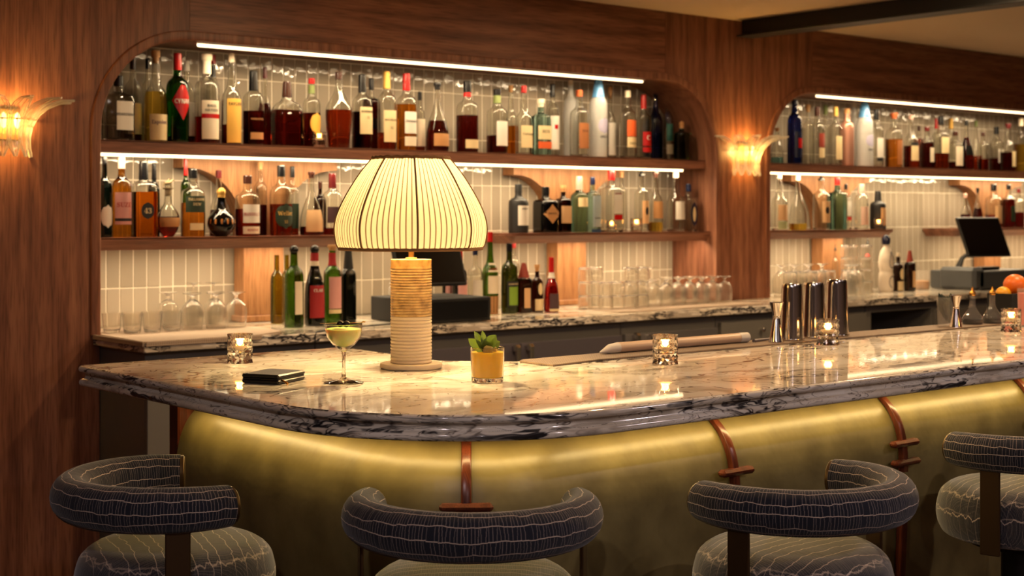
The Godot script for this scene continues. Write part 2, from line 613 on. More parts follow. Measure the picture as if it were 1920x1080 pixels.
# ---------------------------------------------------------------- bottles
const KINDS := {
	"R": [[0, .92], [.01, 1], [.60, 1], [.68, .9], [.73, .42], [.78, .34], [.97, .32]],
	"S": [[0, .94], [.01, 1], [.64, 1], [.70, .92], [.74, .42], [.79, .34], [.97, .32]],
	"L": [[0, .92], [.01, 1], [.48, 1], [.56, .85], [.64, .38], [.97, .27]],
	"T": [[0, .9], [.02, 1], [.25, 1], [.45, .75], [.62, .36], [.75, .24], [.97, .22]],
	"W": [[0, .94], [.01, 1], [.62, 1], [.69, .85], [.74, .42], [.8, .38], [.97, .36]],
	"G": [[0, .94], [.01, 1], [.45, 1], [.6, .75], [.72, .42], [.97, .36]],
	"F": [[0, .95], [.01, 1], [.52, 1], [.64, .8], [.72, .3], [.97, .22]],
	"H": [[0, .92], [.01, 1], [.66, 1], [.74, .85], [.79, .42], [.97, .36]],
	"O": [[0, .42], [.02, .5], [.12, .85], [.25, 1.04], [.4, .95], [.52, .55], [.58, .30], [.97, .26]],
	"B": [[0, .9], [.02, 1], [.3, .98], [.5, .8], [.62, .45], [.7, .3], [.97, .28]],
	"D": [[0, .72], [.02, .78], [.42, 1], [.54, .96], [.68, .5], [.78, .25], [.97, .22]],
}
const SQUARE := {"S": [5.0, 1.0], "F": [5.0, 0.62]}

func rounded(P: PackedVector2Array, times := 2) -> PackedVector2Array:
	for k in times:
		var Q := PackedVector2Array([P[0]])
		for i in P.size() - 1:
			if i > 0:
				Q.append(P[i].lerp(P[i + 1], 0.22))
			if i < P.size() - 2:
				Q.append(P[i].lerp(P[i + 1], 0.78))
		Q.append(P[P.size() - 1])
		P = Q
	return P

func width_at(P: PackedVector2Array, y: float) -> float:
	for i in P.size() - 1:
		if y <= P[i + 1].y:
			return lerpf(P[i].x, P[i + 1].x, clampf((y - P[i].y) / maxf(1e-6, P[i + 1].y - P[i].y), 0.0, 1.0))
	return P[P.size() - 1].x

var fonts := {}
func lettering(s: String, height: float, widest: float) -> Array:
	if not fonts.has("serif"):
		for k in [["serif", "Droid Serif"], ["sans", "Droid Sans"]]:
			var f := SystemFont.new()
			f.font_names = PackedStringArray([k[1]])
			f.font_weight = 700
			fonts[k[0]] = f
	var t := TextMesh.new()
	t.font = fonts.sans if s.to_upper() == s and s.length() > 4 else fonts.serif
	t.text = s
	t.font_size = 32
	t.depth = 0.0
	t.curve_step = 3.0
	t.pixel_size = height / 24.0
	var A := t.get_mesh_arrays()
	var V: PackedVector3Array = A[Mesh.ARRAY_VERTEX]
	if V.is_empty():
		return [V, A[Mesh.ARRAY_INDEX]]
	var lo := V[0]
	var hi := V[0]
	for p in V:
		lo = lo.min(p)
		hi = hi.max(p)
	var k := minf(1.0, widest / maxf(1e-6, hi.x - lo.x))
	for i in V.size():
		V[i] = (V[i] - (lo + hi) / 2.0) * Vector3(k, lerpf(k, 1.0, 0.5), 1.0)
	return [V, A[Mesh.ARRAY_INDEX]]

func bottle(called: String, label: String, group: String, at: Vector3, h: float, r: float, kind: String, glass: String, liq: String, fill: float, cap: String, style: String, cap_at: float, labels: Array, texts: Array) -> Node3D:
	var t := thing(called, label, "bottle", at, rng.randf_range(-0.12, 0.12), group)
	var sq: float = SQUARE.get(kind, [2.0, 1.0])[0]
	var fz: float = SQUARE.get(kind, [2.0, 1.0])[1]
	var P := PackedVector2Array()
	for q in KINDS[kind]:
		P.append(Vector2(q[1] * r, q[0] * h))
	P = rounded(P)
	var rn := width_at(P, 0.93 * h)
	var seg := 28
	var solid: bool = M.g[glass].refraction_enabled and not glass in ["clear", "smoke"]
	var b := MB.new()
	var top_y := P[P.size() - 1].y
	if solid or glass in ["blackglass", "matteblack", "rose", "frost"]:
		var full := PackedVector2Array([Vector2(0, 0.0005), Vector2(P[0].x, 0.0005), Vector2(P[0].x, 0.0005)])
		full.append_array(P)
		full.append_array(PackedVector2Array([P[P.size() - 1], Vector2(0, top_y)]))
		b.lathe(full, seg, Vector3.ZERO, sq, fz, r)
	else:
		# a wall of real thickness above the liquor
		var y0 := fill * h + 0.0004 if liq else 0.0005
		var O := PackedVector2Array([Vector2(width_at(P, y0), y0)])
		for q in P:
			if q.y > y0 + 0.001:
				O.append(q)
		var full := PackedVector2Array()
		var wall := 0.0024
		if not liq:
			full.append_array(PackedVector2Array([Vector2(0, y0), O[0], O[0]]))
		else:
			full.append_array(PackedVector2Array([Vector2(O[0].x - wall, y0), O[0], O[0]]))
		full.append_array(O)
		full.append(O[O.size() - 1])
		var I := PackedVector2Array()
		for k in O.size():
			var q := O[O.size() - 1 - k]
			I.append(Vector2(maxf(0.002, q.x - wall), q.y))
		full.append_array(PackedVector2Array([I[0], I[0]]))
		if not liq:
			I[I.size() - 1].y = 0.008
			I[I.size() - 2].y = maxf(I[I.size() - 2].y, 0.009)
		full.append_array(I)
		if not liq:
			full.append_array(PackedVector2Array([I[I.size() - 1], Vector2(0, 0.008)]))
		b.lathe(full, seg, Vector3.ZERO, sq, fz, r)
	put("glass", b, M.g[glass], t)
	if liq:
		var top := fill * h
		var L := PackedVector2Array([Vector2(0, 0.0005), Vector2(P[0].x, 0.0005), Vector2(P[0].x, 0.0005)])
		for q in P:
			if q.y > 0.0006 and q.y < top - 0.0005:
				L.append(q)
		L.append(Vector2(width_at(P, top), top))
		L.append(L[L.size() - 1])
		L.append(Vector2(0, top))
		var q2 := MB.new()
		q2.lathe(L, seg, Vector3.ZERO, sq, fz, r)
		put("liquor", q2, M.l[liq], t)
	if cap:
		var c := MB.new()
		var y0 := cap_at * h
		var rc := maxf(rn * 1.1, width_at(P, y0) + 0.0015)
		match style:
			"c":
				c.lathe(PackedVector2Array([Vector2(width_at(P, y0), y0), Vector2(rc, y0), Vector2(rc, y0), Vector2(rn * 1.12, h - 0.004), Vector2(rn * 1.12, h - 0.004), Vector2(rn * 1.02, h), Vector2(rn * 1.02, h), Vector2(0, h)]), 18)
			"k":
				var yk := lerpf(y0, h, 0.45)
				c.lathe(PackedVector2Array([Vector2(rn * 1.03, y0), Vector2(rn * 1.05, y0), Vector2(rn * 1.05, yk), Vector2(rn * 1.05, yk), Vector2(rn * 1.35, yk), Vector2(rn * 1.35, yk), Vector2(rn * 1.42, h - 0.004), Vector2(rn * 1.3, h), Vector2(rn * 1.3, h), Vector2(0, h)]), 18)
			"b":
				var rb := maxf(rn * 1.25, 0.012)
				var ball := PackedVector2Array()
				for k in 11:
					var a := -PI / 2 + PI * k / 10.0
					ball.append(Vector2(rb * cos(a), h - rb + rb * sin(a)))
				c.lathe(ball, 18)
				c.lathe(PackedVector2Array([Vector2(rn * 1.06, y0), Vector2(rn * 1.06, h - rb * 1.5)]), 18)
			"p":
				c.lathe(PackedVector2Array([Vector2(rn * 1.1, y0), Vector2(rn * 1.25, y0 + 0.004), Vector2(rn * 1.25, y0 + 0.010), Vector2(rn * 0.5, y0 + 0.016), Vector2(rn * 0.36, h + 0.012), Vector2(0, h + 0.012)]), 14)
			"h":
				c.lathe(PackedVector2Array([Vector2(rn * 1.05, y0), Vector2(rn * 1.1, h * 0.84), Vector2(rn * 1.1, h * 0.84), Vector2(rn * 1.7, h * 0.845), Vector2(rn * 1.7, h * 0.865), Vector2(rn * 1.7, h * 0.865), Vector2(0, h * 0.87)]), 18)
				# a galloping horse and rider
				var s := h * 0.1
				var o := h * 0.87 + s * 0.75
				c.tube(PackedVector3Array([Vector3(-s * 0.7, o, 0), Vector3(s * 0.5, o + s * 0.1, 0)]), [s * 0.26, s * 0.3], 8)
				c.tube(PackedVector3Array([Vector3(s * 0.45, o + s * 0.1, 0), Vector3(s * 0.9, o + s * 0.6, 0), Vector3(s * 1.3, o + s * 0.45, 0)]), [s * 0.22, s * 0.16, s * 0.1], 8)
				for leg in [[-0.6, -1.1], [-0.4, -0.2], [0.35, 0.9], [0.5, 0.4]]:
					c.tube(PackedVector3Array([Vector3(leg[0] * s, o, 0), Vector3(leg[1] * s, o - s * 0.72, 0)]), [s * 0.12, s * 0.07], 6)
				c.tube(PackedVector3Array([Vector3(0, o + s * 0.2, 0), Vector3(s * 0.25, o + s * 0.8, 0)]), [s * 0.18, s * 0.15], 6)
				c.tube(PackedVector3Array([Vector3(-s * 0.7, o, 0), Vector3(-s * 1.2, o - s * 0.2, 0)]), [s * 0.08, s * 0.04], 6)
		put("cap", c, M.label_col[cap], t)
	var first: MeshInstance3D = null
	var lift := 0.0005
	for l in labels:
		var q := MB.new()
		var rows := 9 if l[4] != "r" else 5
		var G := []
		for i in rows:
			var y := lerpf(l[0], l[1], i / float(rows - 1)) * h
			var u := absf(2.0 * i / (rows - 1) - 1.0)
			var ha: float = l[3] * (1.0 if l[4] == "r" else maxf(0.02, 1.0 - u) if l[4] == "d" else maxf(0.03, sqrt(1.0 - u * u)))
			var rr := width_at(P, maxf(y, 0.004)) + lift
			var line := PackedVector3Array()
			for j in 15:
				line.append(MB.around(lerpf(-ha, ha, j / 14.0), rr, y, sq, fz, r))
			G.append(line)
		q.grid(G)
		var o := put("label" if l[3] < 2.5 else "neck_band", q, M.label_col[l[2]], t)
		if first == null and l[3] < 2.5:
			first = o
		lift += 0.0003
	for w in texts:
		var y: float = w[1] * h
		var rr := width_at(P, y) + lift + 0.0004
		var got := lettering(w[0], w[2], 1.5 * rr if sq < 3 else 1.7 * rr)
		var V: PackedVector3Array = got[0]
		if V.is_empty():
			continue
		var q := MB.new()
		for p in V:
			var pos: Vector3
			var nor: Vector3
			if sq < 3:
				var a := p.x / rr
				pos = MB.around(a, width_at(P, y + p.y) + lift + 0.0004, y + p.y)
				nor = Vector3(sin(a), 0, cos(a))
			else:
				pos = Vector3(p.x, y + p.y, rr * fz)
				nor = Vector3(0, 0, 1)
			q.v.append(pos)
			q.n.append(nor)
			q.uv.append(Vector2.ZERO)
		q.ix = got[1]
		put("lettering", q, M.label_col[w[3]], first if first else t)
	return t

func bottles(rows: Array, y: float, called: String, where: String, group: String) -> void:
	for b in rows:
		bottle(called, b[13 + 0] + where, group, Vector3(b[0], y, b[1]), b[2], b[3], b[4], b[5], b[6], b[7], b[8], b[9], b[10], b[11], b[12])

# ---------------------------------------------------------------- glassware
func glass_profile(kind: String, k: float) -> PackedVector2Array:
	var A: Array
	match kind:
		"wine":      # upside down: rim at y = 0, foot on top
			A = [[.030, 0], [.036, .03], [.040, .055], [.036, .085], [.020, .105], [.005, .114], [.0035, .135], [.0035, .165], [.006, .176], [.020, .1795], [.034, .181]]
		"goblet":    # upside down, short stem
			A = [[.034, 0], [.038, .03], [.040, .06], [.034, .085], [.016, .099], [.006, .105], [.005, .115], [.010, .121], [.026, .126], [.034, .128]]
		"coupe":     # upside down coupe
			A = [[.044, 0], [.046, .012], [.042, .03], [.028, .045], [.010, .052], [.004, .057], [.0035, .075], [.0035, .105], [.007, .114], [.020, .118], [.034, .120]]
		"tumbler":
			A = [[0, .006], [.029, .006], [.031, .010], [.0335, .06], [.0345, .088]]
		"stack":     # upside down rocks glass
			A = [[.036, 0], [.0355, .04], [.034, .062], [.033, .066], [0, .067]]
		"ribbed":
			A = [[0, .007], [.030, .007], [.033, .014], [.0365, .06], [.038, .076]]
	var P := PackedVector2Array()
	for q in A:
		P.append(Vector2(q[0], q[1]) * k)
	return P

func drinking_glass(called: String, label: String, group: String, kind: String, at: Vector3, k := 1.0) -> Node3D:
	var b := MB.new()
	var P := glass_profile(kind, k)
	var wall := 0.0015
	var full := PackedVector2Array()
	if kind in ["wine", "goblet", "coupe"]:
		P = rounded(P, 1)
		var foot := P[P.size() - 1]
		full.append_array(P)
		full.append_array(PackedVector2Array([foot, foot + Vector2(0, wall), foot + Vector2(0, wall), Vector2(0, foot.y + wall)]))
		var inner := PackedVector2Array()
		for q in P:
			if q.x < 0.012:
				break
			inner.append(Vector2(q.x - wall, q.y - (0.0 if q.x > 0.03 else 0.001)))
		inner.append(Vector2(0, inner[inner.size() - 1].y + 0.004))
		inner.reverse()
		var all_ := PackedVector2Array(inner)
		all_.append_array(PackedVector2Array([inner[inner.size() - 1], P[0], P[0]]))
		all_.append_array(full)
		full = all_
	elif kind == "stack":
		var top := P[P.size() - 1].y
		full.append_array(PackedVector2Array([Vector2(0, top - 0.009), Vector2(P[3].x - 0.004, top - 0.009), Vector2(P[2].x - wall, top - 0.013), Vector2(P[0].x - wall, 0), Vector2(P[0].x - wall, 0), P[0], P[0]]))
		full.append_array(P)
	else:
		var r1 := P[P.size() - 1]
		full.append_array(PackedVector2Array([Vector2(0, 0.0004), Vector2(P[1].x, 0.0004), Vector2(P[1].x, 0.0004)]))
		for i in range(2, P.size()):
			full.append(P[i])
		full.append_array(PackedVector2Array([r1, r1 - Vector2(wall, 0), r1 - Vector2(wall, 0), Vector2(P[2].x - wall, P[2].y + 0.002), Vector2(P[2].x - 0.004, 0.009), Vector2(0, 0.009)]))
	b.lathe(full, 40 if kind == "ribbed" else 26, Vector3.ZERO, 2.0, 1.0, 1.0, 20 if kind == "ribbed" else 0, 0.022)
	var o := put(called, b, M.drink_glass)
	o.position = at
	o.rotation.y = rng.randf() * TAU
	tag(o, label, "glass", group)
	return o

func ring(r: float, y: float, seg: int) -> PackedVector3Array:
	var p := PackedVector3Array()
	for j in seg + 1:
		p.append(Vector3(r * sin(TAU * j / seg), y, r * cos(TAU * j / seg)))
	return p

# ---------------------------------------------------------------- candle in a cut-glass holder
func candle(label: String, at: Vector3, k := 1.0, energy := 0.006) -> void:
	var t := thing("candle_holder", label, "candle", at, rng.randf() * 0.4, "lit candles in cut-glass holders")
	var b := MB.new()
	var seg := 14
	var rows := 8
	var H := 0.072 * k
	var R := 0.0325 * k
	var P := []
	for i in rows + 1:
		var line := PackedVector3Array()
		for j in seg + 1:
			var a := TAU * (j + (0.5 if i % 2 == 1 else 0.0)) / seg
			var r := R * (1.0 if i % 2 == 0 else 0.93)
			line.append(Vector3(r * sin(a), H * i / rows, r * cos(a)))
		P.append(line)
	for i in rows:
		for j in seg:
			if i % 2 == 0:
				b.tri(P[i][j], P[i][j + 1], P[i + 1][j])
				b.tri(P[i][j + 1], P[i + 1][j + 1], P[i + 1][j])
			else:
				b.tri(P[i][j], P[i + 1][j + 1], P[i + 1][j])
				b.tri(P[i][j], P[i][j + 1], P[i + 1][j + 1])
	for j in seg:
		b.tri(Vector3.ZERO, P[0][j + 1], P[0][j])
	var ri := R * 0.80
	var d := H * 0.46
	b.lathe(PackedVector2Array([Vector2(R, H), Vector2(ri, H), Vector2(ri, H), Vector2(ri * 0.92, d + 0.006), Vector2(ri * 0.75, d), Vector2(ri * 0.75, d), Vector2(0, d)]), seg)
	put("holder", b, M.crystal, t)
	var w := MB.new()
	w.lathe(PackedVector2Array([Vector2(0, d + 0.001), Vector2(ri * 0.7, d + 0.001), Vector2(ri * 0.7, d + 0.001), Vector2(ri * 0.7, d + 0.008), Vector2(ri * 0.7, d + 0.008), Vector2(0, d + 0.008)]), 16)
	put("wax", w, M.wax, t)
	var f := MB.new()
	var y := d + 0.011
	f.lathe(PackedVector2Array([Vector2(0, y), Vector2(0.0032, y + 0.004), Vector2(0.0042, y + 0.008), Vector2(0.003, y + 0.014), Vector2(0.0012, y + 0.019), Vector2(0, y + 0.022)]), 12)
	put("candle_flame", f, M.flame, t)
	omni("candle_light", Color(1.0, 0.66, 0.30), energy, at + Vector3(0, y + 0.010, 0), 0.004)

# ---------------------------------------------------------------- the script's order: camera, sky, exposure, structure, things
func _ready() -> void:
	rng.seed = 41
	var cam := Camera3D.new()
	cam.name = "camera"
	add_child(cam)
	cam.position = Vector3(0, 1.44, 0)
	cam.rotation.y = -deg_to_rad(39.9)
	cam.projection = Camera3D.PROJECTION_FRUSTUM
	cam.near = 0.05
	cam.far = 60.0
	cam.size = 0.05 * 1080.0 / 2730.0
	cam.frustum_offset = Vector2(0, -0.05 * 138.0 / 2730.0)
	cam.current = true
	var lens := CameraAttributesPhysical.new()
	lens.frustum_focal_length = 51.0
	lens.exposure_aperture = 6.3
	lens.frustum_focus_distance = 3.1
	cam.attributes = lens
	var we := WorldEnvironment.new()
	we.name = "world"
	var env := Environment.new()
	env.background_mode = Environment.BG_COLOR
	env.background_color = Color(0, 0, 0)
	env.tonemap_mode = Environment.TONE_MAPPER_LINEAR
	env.tonemap_exposure = 1.3
	env.sdfgi_enabled = true
	env.ssao_enabled = true
	env.ssil_enabled = true
	we.environment = env
	add_child(we)
	make_materials()
	build_room()
	build_alcoves()
	build_counter()
	build_bar()
	build_lamps()
	build_stools()
	build_bottles()
	build_glasses()
	build_bar_things()
	build_tills()

# ---------------------------------------------------------------- room
func build_room() -> void:
	var b := MB.new()
	b.box(Vector3(3.75, -0.05, -1.2), Vector3(14.5, 0.1, 9.0), 0.0)
	struct(put("floor", b, M.floor), "dark wooden floor", "floor")
	b = MB.new()
	b.box(Vector3(3.75, CEIL + 0.05, -1.2), Vector3(14.5, 0.1, 9.0), 0.0)
	struct(put("ceiling", b, M.ceiling), "warm beige plaster ceiling", "ceiling")
	for w in [["wall_left", Vector3(-3.45, 1.26, -1.2), Vector3(0.1, 2.5, 9.0)], ["wall_right", Vector3(10.95, 1.26, -1.2), Vector3(0.1, 2.5, 9.0)], ["wall_front", Vector3(3.75, 1.26, 3.25), Vector3(14.3, 2.5, 0.1)], ["wall_rear", Vector3(3.75, 1.26, -5.76), Vector3(14.3, 2.5, 0.08)]]:
		b = MB.new()
		b.box(w[1], w[2], 0.0)
		struct(put(w[0], b, M.plaster), "plain plaster wall", "wall")
	# the wooden back wall in veneer panels; grain stands on the posts and lies above the arches
	var R := 0.385
	var wall := Node3D.new()
	wall.name = "wall_back"
	add_child(wall)
	struct(wall, "wood-veneer back wall with arched alcove openings", "wall")
	var y0 := TOP_Y
	for p in [[-3.4, 2.40, 2.40 + R, 0], [5.93 - R, 5.93, 6.38, 1], [9.91 - R, 9.91, 10.9, 2]]:
		var poly := PackedVector2Array()
		if p[3] == 0:
			poly.append(Vector2(-3.4, 0))
			poly.append(Vector2(2.40, 0))
			for k in 13:
				var a := PI / 2 * k / 12.0
				poly.append(Vector2(2.40 + R - R * cos(a), ARCH_Y - R + R * sin(a)))
			poly.append(Vector2(2.40 + R, CEIL))
			poly.append(Vector2(-3.4, CEIL))
		else:
			var xl: float = p[1]
			var xr: float = p[2]
			for k in 13:
				var a := PI / 2 * k / 12.0
				poly.append(Vector2(xl - R + R * sin(a), ARCH_Y - R + R * cos(a)))
			poly.append(Vector2(xl, y0))
			poly.append(Vector2(xr, y0))
			if p[3] == 1:
				for k in 13:
					var a := PI / 2 * k / 12.0
					poly.append(Vector2(xr + R - R * cos(a), ARCH_Y - R + R * sin(a)))
				poly.append(Vector2(xr + R, CEIL))
			else:
				poly.append(Vector2(xr, CEIL))
			poly.append(Vector2(xl - R, CEIL))
		b = MB.new()
		b.prism(poly, WALL_Z - 0.03, WALL_Z)
		put("panel", b, M.wood_v, wall)
	for s in [[2.40 + R, 5.93 - R], [6.38 + R, 9.91 - R]]:
		b = MB.new()
		b.box(Vector3((s[0] + s[1]) / 2, (ARCH_Y + CEIL) / 2, WALL_Z - 0.0155), Vector3(s[1] - s[0] - 0.002, CEIL - ARCH_Y, 0.029), 0.0015)
		put("panel", b, M.wood_h, wall)
	# ceiling beam with a bottom flange, and a sprinkler head
	var beam := Node3D.new()
	beam.name = "ceiling_beam"
	add_child(beam)
	struct(beam, "black steel ceiling beam", "beam")
	b = MB.new()
	b.box(Vector3(6.15, 2.468, -1.1), Vector3(0.05, 0.084, 8.5), 0.002)
	put("web", b, M.beam, beam)
	b = MB.new()
	b.box(Vector3(6.15, 2.422, -1.1), Vector3(0.14, 0.010, 8.5), 0.002)
	put("flange", b, M.beam, beam)
	var sp := thing("ceiling_sprinkler", "small black sprinkler head on the beige ceiling", "sprinkler", Vector3(5.1, CEIL, -4.72))
	b = MB.new()
	b.lathe(PackedVector2Array([Vector2(0, -0.002), Vector2(0.03, -0.002), Vector2(0.03, -0.004), Vector2(0.012, -0.008), Vector2(0.012, -0.008), Vector2(0.008, -0.035), Vector2(0.018, -0.037), Vector2(0.018, -0.04), Vector2(0, -0.04)]), 16)
	put("head", b, M.black, sp)
	# added ceiling downlights, all out of view, as fill for seating, bar and aisle
	for e in [[Vector3(-0.4, CEIL, -0.4), "above the viewer"], [Vector3(2.4, CEIL, 0.9), "over the seating behind the viewer"], [Vector3(4.6, CEIL, 0.2), "over the seating beyond the right edge"], [Vector3(-0.6, CEIL, 1.8), "at the rear of the seating"],
			[Vector3(3.1, CEIL, -2.45), "straight above the bar near the candle"], [Vector3(4.7, CEIL, -2.45), "straight above the bar past the shakers"], [Vector3(6.6, CEIL, -2.9), "above the bar's far end"], [Vector3(3.6, CEIL, -3.9), "above the aisle behind the lamp"], [Vector3(5.6, CEIL, -3.7), "above the aisle beside the beam"]]:
		var p: Vector3 = e[0]
		var d := thing("added_downlight", "added unseen ceiling fill downlight " + e[1], "downlight", p, 0.0, "added unseen fill downlights")
		b = MB.new()
		b.lathe(PackedVector2Array([Vector2(0.05, -0.001), Vector2(0.075, -0.001), Vector2(0.075, -0.006), Vector2(0.05, -0.006), Vector2(0.05, -0.001)]), 24)
		put("bezel", b, M.white_plastic, d)
		b = MB.new()
		b.lathe(PackedVector2Array([Vector2(0.05, -0.002), Vector2(0, -0.003)]), 24)
		put("lamp_lens", b, M.led, d)
		area("added_fill_light", Color(1.0, 0.83, 0.62) if p.z < -1.5 else Color(0.98, 0.90, 0.90), ROOM_E if p.z < -1.5 else SEAT_E, p + Vector3(0, -0.01, 0), Vector3.DOWN, Vector3.RIGHT, 0.1, 0.1)

const ROOM_E := 1.6
const SEAT_E := 2.1
const LED_C := Color(1.0, 0.885, 0.71)

# ---------------------------------------------------------------- alcoves with tiles, shelves and brackets
func build_alcoves() -> void:
	var R := 0.385
	var row_y := [TOP_Y, 1.133, 1.3585, 1.584, 1.8095, 2.035, 2.142]
	var n := 0
	for al in [[2.40, 5.93, [3.255, 5.075]], [6.38, 9.91, [7.235, 9.0]]]:
		var x0: float = al[0]
		var x1: float = al[1]
		var first := n == 0
		n += 1
		var cols: Array = al[2]
		# liner: side cheeks, arch and soffit, with a proud trim round the opening
		var liner := Node3D.new()
		liner.name = "trim_%d" % n
		add_child(liner)
		struct(liner, "curved wooden lining and rounded edge trim of the %s alcove" % ("nearer" if first else "farther"), "trim")
		var path := PackedVector2Array()      # x, y going up the left, over and down the right
		path.append(Vector2(x0, TOP_Y + 0.002))
		for k in 15:
			var a := PI / 2 * k / 14.0
			path.append(Vector2(x0 + R - R * cos(a), ARCH_Y - R + R * sin(a)))
		for k in 15:
			var a := PI / 2 * k / 14.0
			path.append(Vector2(x1 - R + R * sin(a), ARCH_Y - R + R * cos(a)))
		path.append(Vector2(x1, TOP_Y + 0.002))
		var b := MB.new()
		var A := PackedVector3Array()
		var B := PackedVector3Array()
		for q in path:
			A.append(Vector3(q.x, q.y, TILE_Z - 0.01))
			B.append(Vector3(q.x, q.y, WALL_Z - 0.030))
		b.grid([A, B])
		put("lining", b, M.wood_v, liner)
		b = MB.new()
		var ring_ := []
		for s in [[-0.0015, -0.034], [-0.0015, 0.008], [0.004, 0.012], [0.034, 0.012], [0.038, 0.008], [0.038, -0.002]]:
			var line := PackedVector3Array()
			for i in path.size():
				var d := (path[mini(i + 1, path.size() - 1)] - path[maxi(i - 1, 0)]).normalized()
				var o := Vector2(-d.y, d.x)      # away from the opening
				var q: Vector2 = path[i] + o * s[0]
				line.append(Vector3(q.x, q.y, WALL_Z + s[1]))
			ring_.append(line)
		b.grid(ring_)
		put("edge_trim", b, M.wood_v, liner)
		# tiled back, one mesh for each tile
		var back := Node3D.new()
		back.name = "wall_tiles" if first else "wall_tiles_001"
		add_child(back)
		struct(back, "cream glazed stacked tiles lining the %s alcove" % ("nearer" if first else "farther"), "wall")
		b = MB.new()
		b.box(Vector3((x0 + x1) / 2, 1.57, TILE_Z - 0.0062), Vector3(x1 - x0 - 0.01, 1.2, 0.02), 0.0)
		put("grout", b, M.grout, back)
		var pitch := 0.0603
		var count := 0
		var meshes := {}
		var xt: float = 2.57 - pitch * 2 if first else x0 + 0.02
		var rest := MB.new()
		while xt < x1:
			for rr in row_y.size() - 1:
				var lo: float = row_y[rr] + 0.002
				var hi: float = row_y[rr + 1] - 0.002
				var xl := maxf(xt + 0.002, x0 + 0.002)
				var xr := minf(xt + pitch - 0.002, x1 - 0.002)
				if xr - xl < 0.012:
					continue
				var hidden := false
				for c in cols:
					if xl > c - 0.1 and xr < c + 0.1 and hi < 1.6:
						hidden = true
				var corner := maxf(x0 + R - (xl + xr) / 2, (xl + xr) / 2 - (x1 - R))
				if corner > 0 and pow(corner, 2) + pow(maxf(0.0, lo + 0.05 - (ARCH_Y - R)), 2) > R * R and lo > ARCH_Y - R:
					hidden = true
				if hidden:
					continue
				var size := Vector3(snappedf(xr - xl, 0.0001), hi - lo, 0.012)
				var tilt := Basis(Vector3.RIGHT, rng.randf_range(-0.012, 0.012)) * Basis(Vector3.UP, rng.randf_range(-0.012, 0.012))
				var at := Vector3((xl + xr) / 2, (lo + hi) / 2, TILE_Z + 0.0)
				if count >= 300:
					rest.box(Vector3.ZERO, size, 0.0022, Transform3D(tilt, at))
					continue
				var key := "%.4f %.4f" % [size.x, size.y]
				if not meshes.has(key):
					var q := MB.new()
					q.box(Vector3.ZERO, size, 0.0022)
					meshes[key] = q.mesh()
				var o := put("tile", meshes[key], M.tile[rng.randi() % 3], back)
				o.transform = Transform3D(tilt, at)
				count += 1
			xt += pitch
		if rest.v.size():
			put("far_tiles", rest, M.tile[0], back).set_meta("kind", "stuff")
		# flared wooden pillars
		for c in cols:
			if c > 9.6:
				continue
			var where: String = "left of the lamp" if c < 4 else ("right of the lamp" if c < 6 else ("left of the second till" if c < 8 else "behind the second till"))
			var p := thing("shelf_bracket", "pale wooden pillar flaring out under the upper shelf, " + where, "bracket", Vector3(c, 0, 0), 0.0, "flared wooden shelf pillars")
			b = MB.new()
			b.box(Vector3(0, (TOP_Y + 0.03 + SHELF2 - 0.0145) / 2, (TILE_Z + 0.008 - 5.575) / 2), Vector3(0.2, SHELF2 - 0.0445 - TOP_Y, -5.595 - TILE_Z - 0.008), 0.002)
			put("pillar", b, M.wood_pale, p)
			var poly := PackedVector2Array()
			poly.append(Vector2(-0.1, SHELF2 + 0.0005))
			poly.append(Vector2(0.1, SHELF2 + 0.0005))
			for k in 13:
				var a := PI / 2 * k / 12.0
				poly.append(Vector2(0.1 + 0.265 * (1.0 - cos(a)), 1.373 + 0.265 * sin(a)))
			poly.append(Vector2(0.385, 1.638))
			poly.append(Vector2(0.385, 1.6885))
			poly.append(Vector2(-0.385, 1.6885))
			poly.append(Vector2(-0.385, 1.638))
			for k in 13:
				var a := PI / 2 * (12 - k) / 12.0
				poly.append(Vector2(-0.1 - 0.265 * (1.0 - cos(a)), 1.373 + 0.265 * sin(a)))
			b = MB.new()
			b.prism(poly, TILE_Z + 0.008, -5.595)
			put("flared_head", b, M.wood_pale, p)
			b = MB.new()
			b.box(Vector3(0, TOP_Y + 0.016, (TILE_Z - 5.583) / 2 + 0.004), Vector3(0.224, 0.028, 0.115), 0.004)
			put("plinth", b, M.wood_pale, p)
		# upper shelf, wedge-shaped below, with its light strip
		var s1 := thing("bottle_shelf", "long upper wooden bottle shelf spanning the %s alcove" % ("nearer" if first else "farther"), "shelf", Vector3.ZERO)
		b = MB.new()
		b.add(wedge_shelf(x0 + 0.001, x1 - 0.001, SHELF1, -5.440, 0.047, 0.048, 0.004, 0.0, 0.0, 0.047), Transform3D())
		put("board", b, M.wood_shelf, s1)
		light_strip("strip light under the upper shelf of the %s alcove" % ("nearer" if first else "farther"), x0 + 0.03 if first else x0 + 0.02, x1 - 0.165, 1.682, -5.456, E_MID, -0.28)
		# lower shelves
		var pieces: Array = [[x0 + 0.001, 3.84, 0.0, 0.06], [4.49, x1 - 0.001, 0.06, 0.0]] if first else [[x0 + 0.001, 7.63, 0.0, 0.06], [8.31, x1 - 0.001, 0.06, 0.0]]
		var names: Array = ["left of the lamp", "right of the lamp"] if first else ["left of the second till", "behind the second till"]
		for k in 2:
			var q: Array = pieces[k]
			var s2 := thing("bottle_shelf", "short middle wooden shelf with rounded end, " + names[k], "shelf", Vector3.ZERO)
			b = MB.new()
			b.add(wedge_shelf(q[0], q[1], SHELF2, -5.40, 0.012, 0.050, 0.04, q[2], q[3], 0.014), Transform3D())
			put("board", b, M.wood_shelf, s2)
			var xa: float = q[0] + 0.06
			var xb: float = q[1] - 0.06
			light_strip("strip light under the middle shelf " + names[k], xa, xb, SHELF2 - 0.021, -5.475, E_LOW * (xb - xa))
